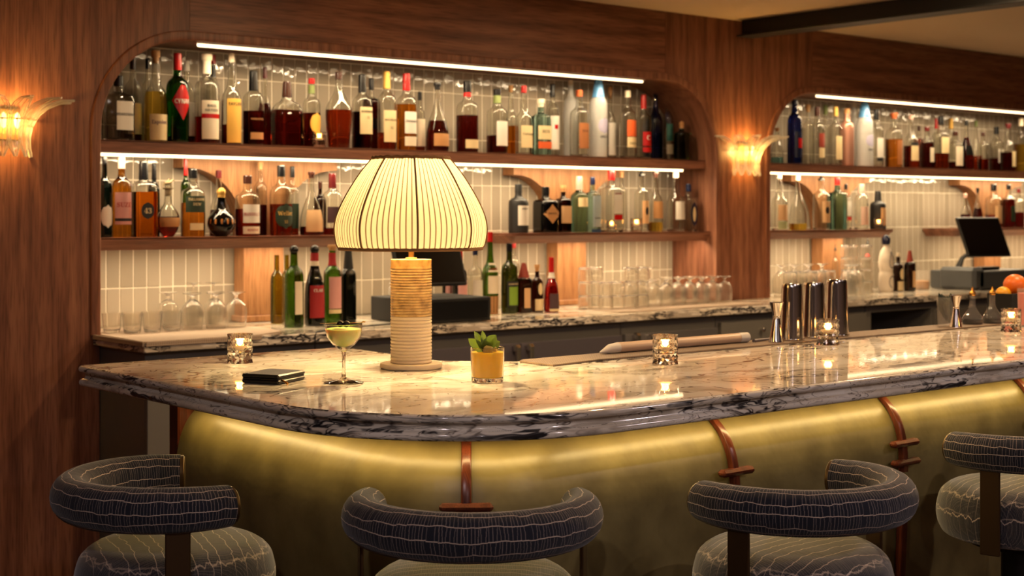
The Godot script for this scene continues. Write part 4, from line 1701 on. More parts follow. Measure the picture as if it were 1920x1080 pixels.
const A1 := [
	[2.547,-5.52,0.263,0.0537,"S","smoke","",0,"black","c",0.84,[[0.16,0.6,"white",0.62,"r"]],[["DISARONNO",0.4,0.011,"ink"]],"square hammered clear bottle with black cap and white label"],
	[2.662,-5.63,0.353,0.0353,"R","clear","dkred",0.1,"brown","c",0.86,[[0.1,0.46,"white",1,"r"]],[],"tall clear bottle with brown cap behind the hammered bottle"],
	[2.71,-5.52,0.376,0.0459,"L","clear","gold",0.55,"cork","k",0.86,[[0.02,0.3,"cream",0.95,"r"]],[["Espolon",0.21,0.018,"purple"]],"golden tequila bottle with tall cork and cream lettered label"],
	[2.728,-5.63,0.353,0.0267,"R","clear","",0,"black","c",0.88,[],[],"empty clear bottle with black cap behind the golden tequila"],
	[2.808,-5.52,0.372,0.0475,"R","dkgreen","",0,"red","c",0.81,[[0.25,0.68,"red",1,"d"]],[["CYNAR",0.46,0.021,"white"]],"dark green bottle with red cap and red diamond label"],
	[2.906,-5.63,0.356,0.034,"R","clear","dkred",0.2,"white","c",0.88,[[0.1,0.5,"white",1,"r"]],[],"clear bottle with white cap behind the green diamond bottle"],
	[2.943,-5.52,0.377,0.0516,"R","clear","whisky",0.3,"paper","k",0.88,[[0.05,0.48,"paper",0.85,"r"],[0.28,0.33,"red",0.87,"r"],[0.78,0.88,"paper",3.1,"r"]],[["BASIL",0.42,0.012,"ink"],["HAYDEN",0.37,0.012,"ink"]],"clear whiskey bottle with white cork, white neck and red striped label"],
	[3.032,-5.63,0.39,0.0298,"R","clear","whisky",0.5,"red","c",0.9,[[0.75,0.88,"black",3.1,"r"]],[],"bottle with small red cap and black neck behind the striped label"],
	[3.059,-5.52,0.39,0.042,"L","clear","dkred",0.22,"paper","c",0.9,[[0.02,0.5,"yellow",0.9,"r"]],[["TAYLOR",0.44,0.014,"ink"]],"long-necked clear bottle with tall yellow label"],
	[3.165,-5.52,0.321,0.0459,"R","clear","dkred",0.46,"black","c",0.74,[[0.08,0.17,"tan",0.7,"r"]],[["PENDLETON",0.35,0.008,"tan"]],"deep red whiskey bottle with black capsule and small tan label"],
	[3.287,-5.63,0.354,0.0377,"T","clear","dkred",0.55,"wine","c",0.86,[],[],"sloping dark red bottle with wine-coloured cap"],
	[3.332,-5.52,0.285,0.0677,"F","clear","dkred",0.56,"brown","c",0.76,[],[],"broad flat-shouldered bottle of deep red liquor with dark cap"],
	[3.476,-5.55,0.31,0.0404,"R","clear","dkred",0.5,"red","c",0.92,[[0.2,0.5,"yellow",0.8,"o"],[0.78,0.9,"leaf",3.1,"r"]],[],"bottle with red cap, green neck band and round yellow label"],
	[3.6,-5.52,0.344,0.0611,"D","clear","whisky",0.5,"brown","c",0.9,[],[],"large teardrop decanter half full of amber-red spirit"],
	[3.727,-5.52,0.34,0.0461,"R","clear","dkred",0.5,"black","c",0.76,[[0.2,0.56,"cream",0.85,"r"]],[["BOWMORE",0.5,0.01,"ink"],["12",0.42,0.011,"ink"]],"dark bottle with black capsule and cream number 12 label"],
	[3.852,-5.63,0.338,0.0323,"S","clear","dkred",0.72,"black","c",0.84,[[0.3,0.45,"black",0.85,"r"]],[],"square deep red bottle with slanted black label, partly hidden"],
	[3.862,-5.52,0.363,0.0443,"R","clear","whisky",0.22,"gold","c",0.78,[[0.1,0.5,"cream",0.85,"r"]],[["MACALLAN",0.38,0.01,"ink"],["12",0.28,0.011,"ink"]],"clear whisky bottle with gold cap and plain cream label"],
	[3.974,-5.52,0.36,0.0472,"R","clear","gold2",0.6,"red","c",0.78,[[0.22,0.5,"white",0.8,"r"],[0.06,0.18,"paper",0.8,"r"]],[["Dewar's",0.38,0.013,"ink"]],"amber bottle with red capsule and two white labels"],
	[4.132,-5.63,0.291,0.0255,"R","clear","whisky",0.2,"black","c",0.86,[[0.1,0.55,"paper",1,"r"]],[],"small bottle with black cap and white label behind the amber one"],
	[4.154,-5.52,0.328,0.0556,"T","clear","dkred",0.45,"black","k",0.9,[[0.08,0.26,"tan",0.9,"r"]],[],"sloping bottle with dark liquor, black stopper and tan label"],
	[4.334,-5.52,0.346,0.054,"R","clear","dkred",0.52,"black","c",0.84,[[0.06,0.18,"cream",0.85,"r"],[0.78,0.84,"red",3.1,"r"]],[],"deep red bottle with black cap, red neck ring and low cream label"],
	[4.52,-5.52,0.318,0.0523,"R","clear","dkred",0.28,"black","c",0.9,[[0.12,0.5,"white",0.7,"r"],[0.78,0.9,"leaf",3.1,"r"]],[],"clear bottle with green neck, white label and a little dark rum"],
	[4.7,-5.63,0.354,0.0349,"L","clear","gold2",0.42,"cork","k",0.9,[],[],"amber bottle with pale stopper between two labelled bottles"],
	[4.692,-5.52,0.344,0.0438,"L","clear","",0,"red","c",0.9,[[0.1,0.42,"cream",0.95,"r"]],[["Corazon",0.3,0.012,"ink"]],"slim clear bottle with red cap and large cream label"],
	[4.804,-5.52,0.283,0.0442,"S","aqua","",0,"paper","k",0.86,[[0.28,0.52,"cream",0.85,"r"],[0.12,0.24,"orange",0.85,"r"]],[["RETI",0.42,0.014,"ink"]],"short aqua square bottle with cream label and orange band"],
	[4.98,-5.63,0.376,0.0358,"R","clear","",0,"black","c",0.82,[[0.1,0.56,"white",0.9,"r"],[0.38,0.44,"red",0.3,"r"]],[],"clear bottle with black cap and tall white label"],
	[5.106,-5.63,0.405,0.0362,"H","frost","",0,"paper","c",0.93,[],[],"tall frosted white bottle with white cap"],
	[5.066,-5.52,0.343,0.0493,"R","clear","",0,"copper","c",0.9,[[0.12,0.5,"copperlabel",0.8,"r"]],[["TITO'S",0.38,0.012,"ink"]],"clear bottle with copper cap and copper-brown label"],
	[5.201,-5.52,0.408,0.0471,"H","frost","",0,"sky","c",0.76,[[0.3,0.5,"lilac",0.8,"o"]],[["GREY G",0.26,0.012,"navy"]],"tall frosted bottle with blue and white neck"],
	[5.391,-5.63,0.385,0.0313,"L","clear","",0,"cork","k",0.84,[[0.05,0.5,"white",0.95,"r"]],[],"slim bottle with cork and white calligraphy label"],
	[5.414,-5.52,0.359,0.0452,"R","clear","",0,"paper","c",0.9,[[0.32,0.56,"orange",0.85,"r"],[0.16,0.31,"cream",0.85,"r"]],[["CAZUL",0.22,0.013,"ink"]],"clear bottle with white cap and bright orange label"],
	[5.533,-5.52,0.343,0.0399,"R","smoke","",0,"red","c",0.78,[[0.2,0.42,"red",0.8,"r"],[0.1,0.18,"red",0.8,"r"]],[["C",0.33,0.024,"white"]],"bottle with red collar and red lettered label"],
	[5.735,-5.63,0.428,0.041,"L","blue","",0,"navy","c",0.9,[],[],"tall deep blue glass bottle at the alcove end"],
	[5.831,-5.63,0.365,0.0295,"R","clear","",0,"tan","k",0.9,[[0.3,0.56,"teal",0.95,"r"],[0.1,0.25,"paper",0.95,"r"]],[],"slim bottle with teal label by the arch side"],
	[5.826,-5.52,0.215,0.038,"S","olive","",0,"tan","b",0.8,[],[],"small squat olive bottle with ball stopper by the arch side"],
	[5.917,-5.53,0.181,0.0294,"S","clear","",0,"leaf","b",0.8,[],[],"small squat clear bottle at the very end of the shelf"],
]
const B1 := [
	[2.475,-5.49,0.326,0.0287,"R","dkgreen2","",0,"black","c",0.9,[[0.12,0.4,"white",1,"o"]],[],"dark green bottle with black cap beside the arch jamb"],
	[2.547,-5.49,0.328,0.0396,"R","amberglass","",0,"pinkcap","c",0.84,[[0.16,0.55,"pinkpaper",1,"r"],[0.2,0.235,"ink",1,"r"]],[["SUZE",0.4,0.02,"redink"]],"amber bottle with pale pink cap and pink lettered label"],
	[2.642,-5.49,0.307,0.0476,"S","clear","orange",0.6,"black","c",0.76,[[0.24,0.46,"ink",0.52,"o"]],[["43",0.35,0.022,"cream"]],"orange liqueur bottle with black cap and round 43 label"],
	[2.724,-5.563,0.304,0.0242,"R","dkgreen2","",0,"black","c",0.78,[],[],"dark slim bottle standing behind the orange one"],
	[2.75,-5.49,0.233,0.0471,"O","clear","dkred",0.36,"tanmetal","h",0.72,[[0.18,0.34,"tan",1.3,"r"]],[],"round-bodied bourbon bottle with horse-shaped metal stopper"],
	[2.867,-5.563,0.328,0.0213,"R","green","",0,"red","c",0.78,[],[["JAMESON",0.88,0.01,"white"]],"green bottle with long red lettered capsule"],
	[2.863,-5.49,0.281,0.0498,"R","clear","gold2",0.5,"black","c",0.86,[[0.36,0.6,"darkleaf",1,"r"],[0.1,0.2,"cream",0.6,"r"]],[["TULLAMORE",0.55,0.012,"cream"],["DEW",0.48,0.011,"cream"]],"whiskey bottle with wide dark green label and black cap"],
	[3.022,-5.563,0.281,0.04,"B","clear","dkred",0.4,"wine","c",0.88,[],[],"bell-shaped bottle with wine-coloured cap behind the black orb"],
	[2.975,-5.455,0.204,0.058,"O","blackglass","",0,"gold","b",0.8,[[0.26,0.36,"goldband",3.14,"r"]],[],"black orb-shaped liqueur bottle with gold band"],
	[3.119,-5.49,0.259,0.0523,"R","clear","whisky",0.45,"brown","c",0.86,[[0.22,0.52,"white",0.85,"r"],[0.04,0.16,"paper",0.85,"r"]],[["RUSSELL'S",0.36,0.014,"redink"],["RESERVE",0.1,0.01,"redink"]],"bourbon bottle with brown cap and white label in red letters"],
	[3.224,-5.563,0.32,0.029,"R","clear","dkred",0.42,"cork","k",0.9,[],[],"tall clear bottle with cork and red spirit behind the white label"],
	[3.284,-5.49,0.305,0.0486,"R","clear","whisky",0.45,"black","c",0.84,[[0.1,0.46,"darkleaf",1,"o"]],[["Weller",0.32,0.018,"goldink"],["12",0.2,0.012,"goldink"]],"whiskey bottle with dark green oval label and gold script"],
	[3.385,-5.563,0.305,0.029,"R","clear","whisky",0.42,"black","c",0.84,[[0.1,0.46,"darkleaf",1,"r"]],[],"second whiskey bottle with dark green label, behind the first"],
	[3.438,-5.49,0.281,0.0505,"T","clear","dkred",0.14,"brown","k",0.9,[[0.06,0.4,"buff",1,"r"]],[],"clear tapering bottle with buff picture label"],
	[3.529,-5.563,0.241,0.0263,"R","brownglass","",0,"brown","c",0.86,[],[],"small brown bottle hidden behind the buff label"],
	[3.547,-5.49,0.275,0.0451,"R","clear","dkred",0.12,"wine","c",0.76,[[0.2,0.46,"plum",1,"r"]],[],"clear bottle with wine capsule and plum label beside the lampshade"],
]
const B2 := [
	[4.632,-5.49,0.242,0.05,"R","matteblack","",0,"matteblack2","c",0.82,[[0.16,0.56,"white",0.8,"r"]],[["AMASS",0.5,0.01,"ink"]],"matte black bottle with tall white label"],
	[4.81,-5.49,0.231,0.0535,"S","blackglass","",0,"black","c",0.84,[[0.2,0.62,"tan",0.9,"d"]],[["HENDRICKS",0.42,0.008,"ink"]],"black apothecary bottle with tan diamond label"],
	[4.928,-5.49,0.241,0.0351,"S","brownglass","",0,"cork","k",0.86,[[0.2,0.56,"buff",0.85,"r"]],[],"brown apothecary bottle with cork and buff label"],
	[5.038,-5.49,0.286,0.045,"R","aqua2","",0,"pinkcap","c",0.76,[[0.46,0.62,"cream",0.85,"r"]],[],"pale teal gin bottle with pink capsule"],
	[5.131,-5.49,0.285,0.0357,"S","aqua","",0,"navy","c",0.86,[[0.1,0.66,"bluelabel",0.8,"r"],[0,0.06,"blue",0.95,"r"]],[["BOMBAY",0.26,0.008,"navy"]],"pale blue square bottle with dark cap and grey label"],
	[5.264,-5.49,0.323,0.0528,"S","clear","",0,"red","c",0.84,[[0.3,0.7,"whitelabel",0.5,"r"],[0.2,0.28,"red",0.5,"r"]],[["BEEFEATER",0.62,0.007,"redink"]],"square clear gin bottle with red cap and red print"],
	[5.409,-5.563,0.322,0.029,"R","clear","",0,"cork","k",0.9,[],[],"clear bottle with cork standing behind the red-capped gin"],
	[5.487,-5.49,0.316,0.0396,"R","clear","",0,"black","p",0.93,[[0.14,0.52,"buff",0.75,"r"],[0.28,0.42,"ink",0.3,"o"]],[],"clear bottle with black pourer and buff label"],
	[5.592,-5.49,0.324,0.04,"L","clear","gold",0.16,"brown","k",0.9,[[0.22,0.5,"tan",0.95,"r"]],[],"clear bottle with brown stopper and brownish label"],
	[5.748,-5.49,0.324,0.0492,"L","clear","",0,"paper","c",0.9,[[0.2,0.5,"whitelabel",0.8,"r"]],[],"clear long-necked bottle near the alcove side"],
	[5.849,-5.49,0.259,0.0408,"S","clear","",0,"navy","c",0.84,[[0.1,0.62,"navy",0.6,"o"],[0.2,0.52,"cream",0.3,"o"]],[],"square bottle with blue cap and dark oval ring label"],
	[5.997,-5.56,0.176,0.0208,"S","brownglass","",0,"brown","c",0.86,[],[],"small brown bottle against the alcove side"],
]
const C1 := [
	[3.239,-5.45,0.303,0.0275,"W","yellowgreen","",0,"","",1,[],[],"yellow-green open wine bottle by the wooden pillar"],
	[3.313,-5.49,0.301,0.0255,"W","yellowgreen","",0,"","",1,[],[],"yellow-green wine bottle half hidden behind the tall green one"],
	[3.184,-5.22,0.34,0.041,"W","green","",0,"black","b",0.94,[[0.16,0.56,"paper",0.45,"r"]],[],"tall green wine bottle with black stopper and white side label"],
	[3.297,-5.24,0.34,0.0416,"G","blackgreen","",0,"black","b",0.94,[[0.1,0.5,"crimson",0.95,"r"],[0.74,0.8,"paper",3.1,"r"],[0.8,0.9,"crimson",3.1,"r"]],[["CLAR",0.44,0.012,"white"]],"dark wine bottle with crimson label and white neck ring"],
	[3.398,-5.26,0.338,0.0387,"W","green","",0,"cork","k",0.93,[[0.2,0.6,"pinkpaper",0.9,"r"],[0.14,0.19,"cream",0.9,"r"],[0.74,0.9,"crimson",3.1,"r"]],[],"green wine bottle with crimson foil, cork and pink wavy label"],
	[3.493,-5.28,0.323,0.0346,"W","blackgreen","",0,"blackfoil","c",0.72,[],[],"near-black wine bottle beside the lampshade"],
	[4.123,-5.4,0.299,0.0249,"W","blackgreen","",0,"red","c",0.8,[[0.2,0.52,"pinkpaper",0.9,"r"]],[],"dark wine bottle with red foil next to the till"],
	[4.141,-5.33,0.3,0.0346,"W","blackgreen","",0,"red","c",0.8,[[0.16,0.54,"pinkpaper",0.9,"r"]],[],"dark wine bottle with red foil and large pink label"],
	[4.24,-5.34,0.308,0.035,"R","clear","",0,"navy","c",0.9,[[0.16,0.52,"whitelabel",0.9,"r"]],[],"clear bottle with dark cap and whitish label on the counter"],
	[4.322,-5.33,0.385,0.039,"L","green","",0,"red","c",0.88,[[0.25,0.62,"paper",0.95,"r"],[0,0.22,"straw",3.1,"r"]],[["LUXARDO",0.55,0.01,"redink"]],"tall green bottle with red cap and white lettered label"],
	[4.415,-5.3,0.332,0.0404,"R","olive","",0,"black","c",0.88,[[0.1,0.46,"ink",0.95,"r"],[0.12,0.38,"lime",0.7,"r"]],[["CHARTREUSE",0.42,0.008,"cream"]],"olive green liqueur bottle with lime green label"],
	[4.612,-5.5,0.342,0.0263,"R","clear","",0,"wine","c",0.88,[],[],"clear bottle with wine-coloured cap behind the lime label"],
	[4.488,-5.28,0.237,0.0317,"S","brownglass","",0,"rust","c",0.7,[[0.1,0.5,"buff",0.5,"r"]],[],"square brown bottle with rust-coloured cap"],
	[4.563,-5.27,0.228,0.0294,"R","brownglass","",0,"cork","k",0.86,[[0.04,0.28,"cream",0.95,"r"],[0.36,0.62,"cream",0.42,"o"]],[],"brown bottle with round and square cream labels"],
	[4.628,-5.24,0.263,0.0371,"B","redglass","",0,"red","c",0.72,[[0.05,0.34,"plum",1,"r"],[0.02,0.06,"cream",1,"r"],[0.62,0.72,"white",3.1,"r"]],[],"bulbous red bottle with red cap and white neck ring"],
]
const A2 := [
	[6.762,-5.63,0.218,0.038,"B","clear","teal2",0.2,"tan","k",0.9,[],[],"rounded clear bottle at the start of the shelf"],
	[6.789,-5.52,0.38,0.044,"H","blue","",0,"navy","c",0.92,[[0.1,0.5,"navy",0.9,"r"],[0.25,0.4,"red",0.4,"r"]],[],"tall cobalt blue bottle with dark label"],
	[7.05,-5.63,0.371,0.0356,"R","clear","",0,"cork","k",0.88,[],[],"clear bottle with cork right behind the cobalt one"],
	[6.998,-5.52,0.349,0.0447,"R","clear","",0,"brown","c",0.84,[[0.3,0.54,"rust",0.7,"r"],[0.12,0.29,"cream",0.7,"r"]],[],"clear bottle with brown capsule and rust label"],
	[7.22,-5.63,0.376,0.0361,"R","clear","",0,"leaf","c",0.84,[],[],"clear bottle with pale green capsule"],
	[7.177,-5.52,0.358,0.0389,"R","clear","",0,"gold","c",0.84,[[0.1,0.5,"cream",0.9,"r"]],[],"clear bottle with yellow cap and cream calligraphy label"],
	[7.287,-5.52,0.35,0.0424,"H","rose","",0,"tan","c",0.92,[],[],"tall rose-copper tinted bottle"],
	[7.502,-5.63,0.406,0.0268,"H","frost","",0,"paper","c",0.93,[],[],"slim frosted bottle behind the copper-toned one"],
	[7.463,-5.52,0.398,0.0529,"H","frost","",0,"sky","c",0.76,[[0.3,0.5,"lilac",0.8,"o"]],[["GREY G",0.26,0.012,"navy"]],"frosted bottle with blue and white neck, second alcove"],
	[7.583,-5.52,0.361,0.0433,"R","clear","",0,"black","c",0.82,[[0.1,0.5,"white",0.85,"r"],[0.1,0.16,"ink",0.85,"r"]],[],"clear bottle with black capsule and white label with dark foot"],
	[7.766,-5.52,0.345,0.054,"R","clear","gold2",0.52,"copper","k",0.9,[[0.05,0.5,"copperlabel",0.5,"r"]],[],"amber bottle with copper stopper and broad shoulders"],
	[7.949,-5.52,0.34,0.0479,"L","clear","whisky",0.42,"pinkcap","c",0.92,[[0.14,0.48,"cream",0.9,"r"],[0.42,0.48,"ink",0.9,"r"]],[],"slim bottle with pink cap and cream label with dark band"],
	[8.196,-5.63,0.286,0.0281,"R","clear","whisky",0.7,"brown","c",0.88,[],[],"small amber bottle with brown cap, one of two in back"],
	[8.124,-5.52,0.271,0.045,"R","clear","dkred",0.62,"wine","c",0.9,[[0.16,0.5,"paper",0.55,"r"]],[],"dark red bottle with green neck and narrow white label"],
	[8.28,-5.52,0.347,0.0525,"R","clear","whisky",0.3,"black","c",0.84,[[0.3,0.6,"cream",0.9,"r"]],[],"broad clear bottle with black capsule over orange spirit"],
	[8.39,-5.63,0.344,0.0284,"R","clear","",0,"red","c",0.8,[],[],"bottle with red capsule behind the broad one"],
	[8.563,-5.63,0.351,0.0395,"R","clear","",0,"gold","c",0.8,[],[],"bottle with gold capsule in the back row"],
	[8.445,-5.52,0.256,0.0495,"R","clear","dkred",0.2,"brown","c",0.88,[[0.1,0.6,"paper",0.9,"r"]],[],"short bottle with brown cap and large paper label"],
	[8.576,-5.52,0.332,0.0499,"T","clear","dkred",0.66,"black","c",0.9,[[0.3,0.5,"black",0.9,"r"]],[],"deep red tapering bottle with slanted black label"],
	[8.863,-5.63,0.349,0.0403,"T","clear","whisky",0.3,"leaf","c",0.88,[],[],"tapering bottle with green and gold neck"],
	[8.774,-5.52,0.26,0.0361,"R","clear","whisky",0.3,"brown","c",0.9,[],[],"small bottle with reddish brown spirit"],
	[9.115,-5.63,0.315,0.0484,"R","clear","dkred",0.3,"black","c",0.84,[[0.2,0.5,"white",0.8,"r"]],[],"bottle with black capsule and white label near the frame edge"],
	[9.083,-5.52,0.331,0.0516,"L","clear","dkred",0.4,"wine","k",0.9,[[0.1,0.42,"cream",0.5,"r"]],[],"long-necked bottle with dark spirit and red stopper"],
	[9.246,-5.52,0.374,0.0447,"R","clear","gold",0.52,"paper","c",0.86,[],[],"pale golden bottle with white capsule at the picture edge"],
]
const B3 := [
	[6.613,-5.49,0.322,0.0464,"L","clear","",0,"paper","c",0.94,[[0.18,0.46,"buff",0.9,"r"],[0.02,0.16,"palegreen",0.9,"r"]],[],"clear long-necked bottle with buff label, first on its shelf"],
	[6.782,-5.49,0.325,0.0533,"T","clear","gold",0.12,"paper","c",0.9,[],[],"clear sloping bottle with white cap beside the wooden bracket"],
	[7,-5.49,0.316,0.051,"R","clear","",0,"black","p",0.93,[[0.14,0.54,"buff",0.7,"r"],[0.3,0.44,"ink",0.3,"o"]],[],"clear bottle with black pourer in front of the light strip"],
	[7.154,-5.49,0.315,0.0484,"S","aqua2","",0,"red","c",0.86,[],[],"pale teal bottle with red cap"],
	[7.333,-5.563,0.28,0.029,"S","clear","",0,"black","c",0.88,[[0.3,0.7,"whitelabel",0.6,"r"],[0.2,0.28,"red",0.6,"r"]],[],"square clear gin bottle with red band behind the teal one"],
	[7.39,-5.49,0.279,0.0426,"H","clear","",0,"pinkcap","c",0.8,[[0.1,0.5,"palepink",0.9,"r"]],[],"wide clear bottle with pale pink label"],
	[7.558,-5.49,0.239,0.0498,"R","matteblack","",0,"matteblack2","c",0.74,[[0.1,0.56,"buff",0.6,"r"]],[],"black bottle with buff label near the shelf end"],
]
const B4 := [
	[8.517,-5.49,0.234,0.0354,"B","clear","dkred",0.4,"pinkcap","b",0.86,[],[],"round bottle with ball stopper behind the till screen"],
	[8.662,-5.49,0.271,0.0358,"T","clear","dkred",0.5,"black","k",0.86,[],[],"dark tapering bottle directly above the till screen"],
	[8.855,-5.49,0.299,0.0544,"R","clear","whisky",0.3,"black","c",0.84,[[0.1,0.5,"buff",0.9,"r"]],[],"bottle with black cap and buff label right of the till screen"],
	[9.04,-5.49,0.298,0.044,"R","clear","dkred",0.66,"black","c",0.88,[[0.15,0.5,"darkleaf",0.7,"r"]],[],"dark red bottle with dark green label"],
	[9.168,-5.49,0.27,0.037,"R","clear","dkred",0.4,"wine","c",0.9,[],[],"short clear bottle with dark red spirit at picture edge"],
]
const C2 := [
	[7.211,-5.55,0.273,0.0195,"R","clear","",0,"black","p",0.9,[],[],"bottle with black spout behind the stacked glasses"],
	[7.468,-5.5,0.316,0.0231,"R","clear","",0,"black","p",0.9,[[0.66,0.74,"red",3.1,"r"]],[],"bottle with black pourer and red neck ring"],
	[7.5,-5.3,0.234,0.0325,"R","brownglass","",0,"paper","c",0.9,[[0.3,0.6,"cream",0.5,"o"],[0.02,0.26,"cream",0.9,"r"]],[],"dark bottle with round and square cream labels by the ceramic one"],
	[7.549,-5.25,0.247,0.0292,"S","brownglass","",0,"rust","c",0.72,[[0.1,0.5,"buff",0.5,"r"]],[],"square brown bottle with rust cap beside the ceramic one"],
]

# ---------------------------------------------------------------- glasses on the back counter
const NTH := ["first", "second", "third", "fourth", "fifth", "sixth", "seventh", "eighth"]
const TIER := ["bottom", "second", "third", "topmost"]

func build_glasses() -> void:
	var y := TOP_Y + 0.0055
	var g := "ribbed tumblers at the counter's open end"
	var k := 0
	for p in [[2.515, -5.325], [2.600, -5.325], [2.685, -5.325]]:
		drinking_glass("ribbed_tumbler", "short ribbed tumbler, %s from the arch jamb in the front row" % NTH[k], g, "ribbed", Vector3(p[0], y, p[1]))
		k += 1
	k = 0
	for p in [[2.470, -5.412], [2.555, -5.412], [2.640, -5.412], [2.725, -5.412]]:
		drinking_glass("ribbed_tumbler", "short ribbed tumbler, %s from the arch jamb in the back row" % NTH[k], g, "ribbed", Vector3(p[0], y, p[1]))
		k += 1
	g = "upturned wine glasses by the first pillar"
	k = 0
	for p in [[2.785, -5.345], [2.885, -5.335], [2.985, -5.345]]:
		drinking_glass("wine_glass", "short-stemmed glass upside down, %s from the ribbed tumblers, front row" % NTH[k], g, "goblet", Vector3(p[0], y, p[1]), 1.12)
		k += 1
	k = 0
	for p in [[2.755, -5.50], [2.83, -5.435], [2.935, -5.430]]:
		drinking_glass("wine_glass", "short-stemmed glass upside down, %s from the ribbed tumblers, second row" % NTH[k], g, "goblet", Vector3(p[0], y, p[1]), 1.12)
		k += 1
	k = 0
	for p in [[2.885, -5.528], [2.972, -5.520]]:
		drinking_glass("wine_glass", "%s of two taller stemmed glasses upside down by the first pillar" % NTH[k], "tall upturned glasses by the first pillar", "wine", Vector3(p[0], y, p[1]), 0.98)
		k += 1
	y = TOP_Y + 0.0045
	g = "stacked rocks glasses right of the second pillar"
	k = 0
	for s in [[4.905, -5.30, 3], [4.985, -5.31, 3], [4.96, -5.21, 2], [5.042, -5.215, 2], [5.122, -5.195, 3], [5.205, -5.205, 3]]:
		for j in int(s[2]):
			drinking_glass("rocks_glass", "%s rocks glass of the %s stack right of the second pillar" % [TIER[j], NTH[k]], g, "stack", Vector3(s[0], y + 0.0685 * j, s[1]))
		k += 1
	g = "upturned wine glasses right of the stacks"
	k = 0
	for p in [[5.225, -5.325], [5.315, -5.335], [5.405, -5.345]]:
		drinking_glass("wine_glass", "tall stemmed glass upside down, %s of three behind the rocks glasses" % NTH[k], g, "wine", Vector3(p[0], y, p[1]), 1.06)
		k += 1
	g = "upturned goblets by the wooden post"
	for i in 7:
		drinking_glass("goblet", "upside-down goblet, %s of the front row towards the wooden post" % NTH[i], g, "goblet", Vector3(5.32 + 0.0885 * i, y, -5.23), 1.06)
	for i in 5:
		drinking_glass("goblet", "upside-down goblet, %s of the back row towards the wooden post" % NTH[i], "back row of goblets by the wooden post", "goblet", Vector3(5.50 + 0.0885 * i, y, -5.325), 1.06)
	# farther alcove
	y = TOP_Y + 0.0005
	g = "stacked tumblers in the farther alcove"
	for i in 5:
		for j in 2:
			drinking_glass("rocks_glass", "%s rocks glass of the %s low stack behind the post" % [["lower", "upper"][j], NTH[i]], g, "stack", Vector3(6.47 + 0.086 * i, y + 0.0755 * j, -5.29), 1.1)
	g = "upturned round goblets in the farther alcove"
	k = 0
	for p in [[6.55, -5.42], [6.67, -5.425], [6.79, -5.42], [6.91, -5.415], [7.03, -5.27], [6.915, -5.225]]:
		drinking_glass("round_goblet", "wide round goblet upside down, %s one behind the steel shakers" % NTH[k], g, "goblet", Vector3(p[0], y, p[1]), 1.4)
		k += 1
	g = "tall stacks in the farther alcove"
	k = 0
	for s in [[7.10, -5.38], [7.19, -5.41], [7.28, -5.37]]:
		for j in 4:
			drinking_glass("rocks_glass", "%s rocks glass of the %s tall stack by the ceramic bottle" % [TIER[j], NTH[k]], g, "stack", Vector3(s[0], y + 0.072 * j, s[1]), 1.05)
		k += 1

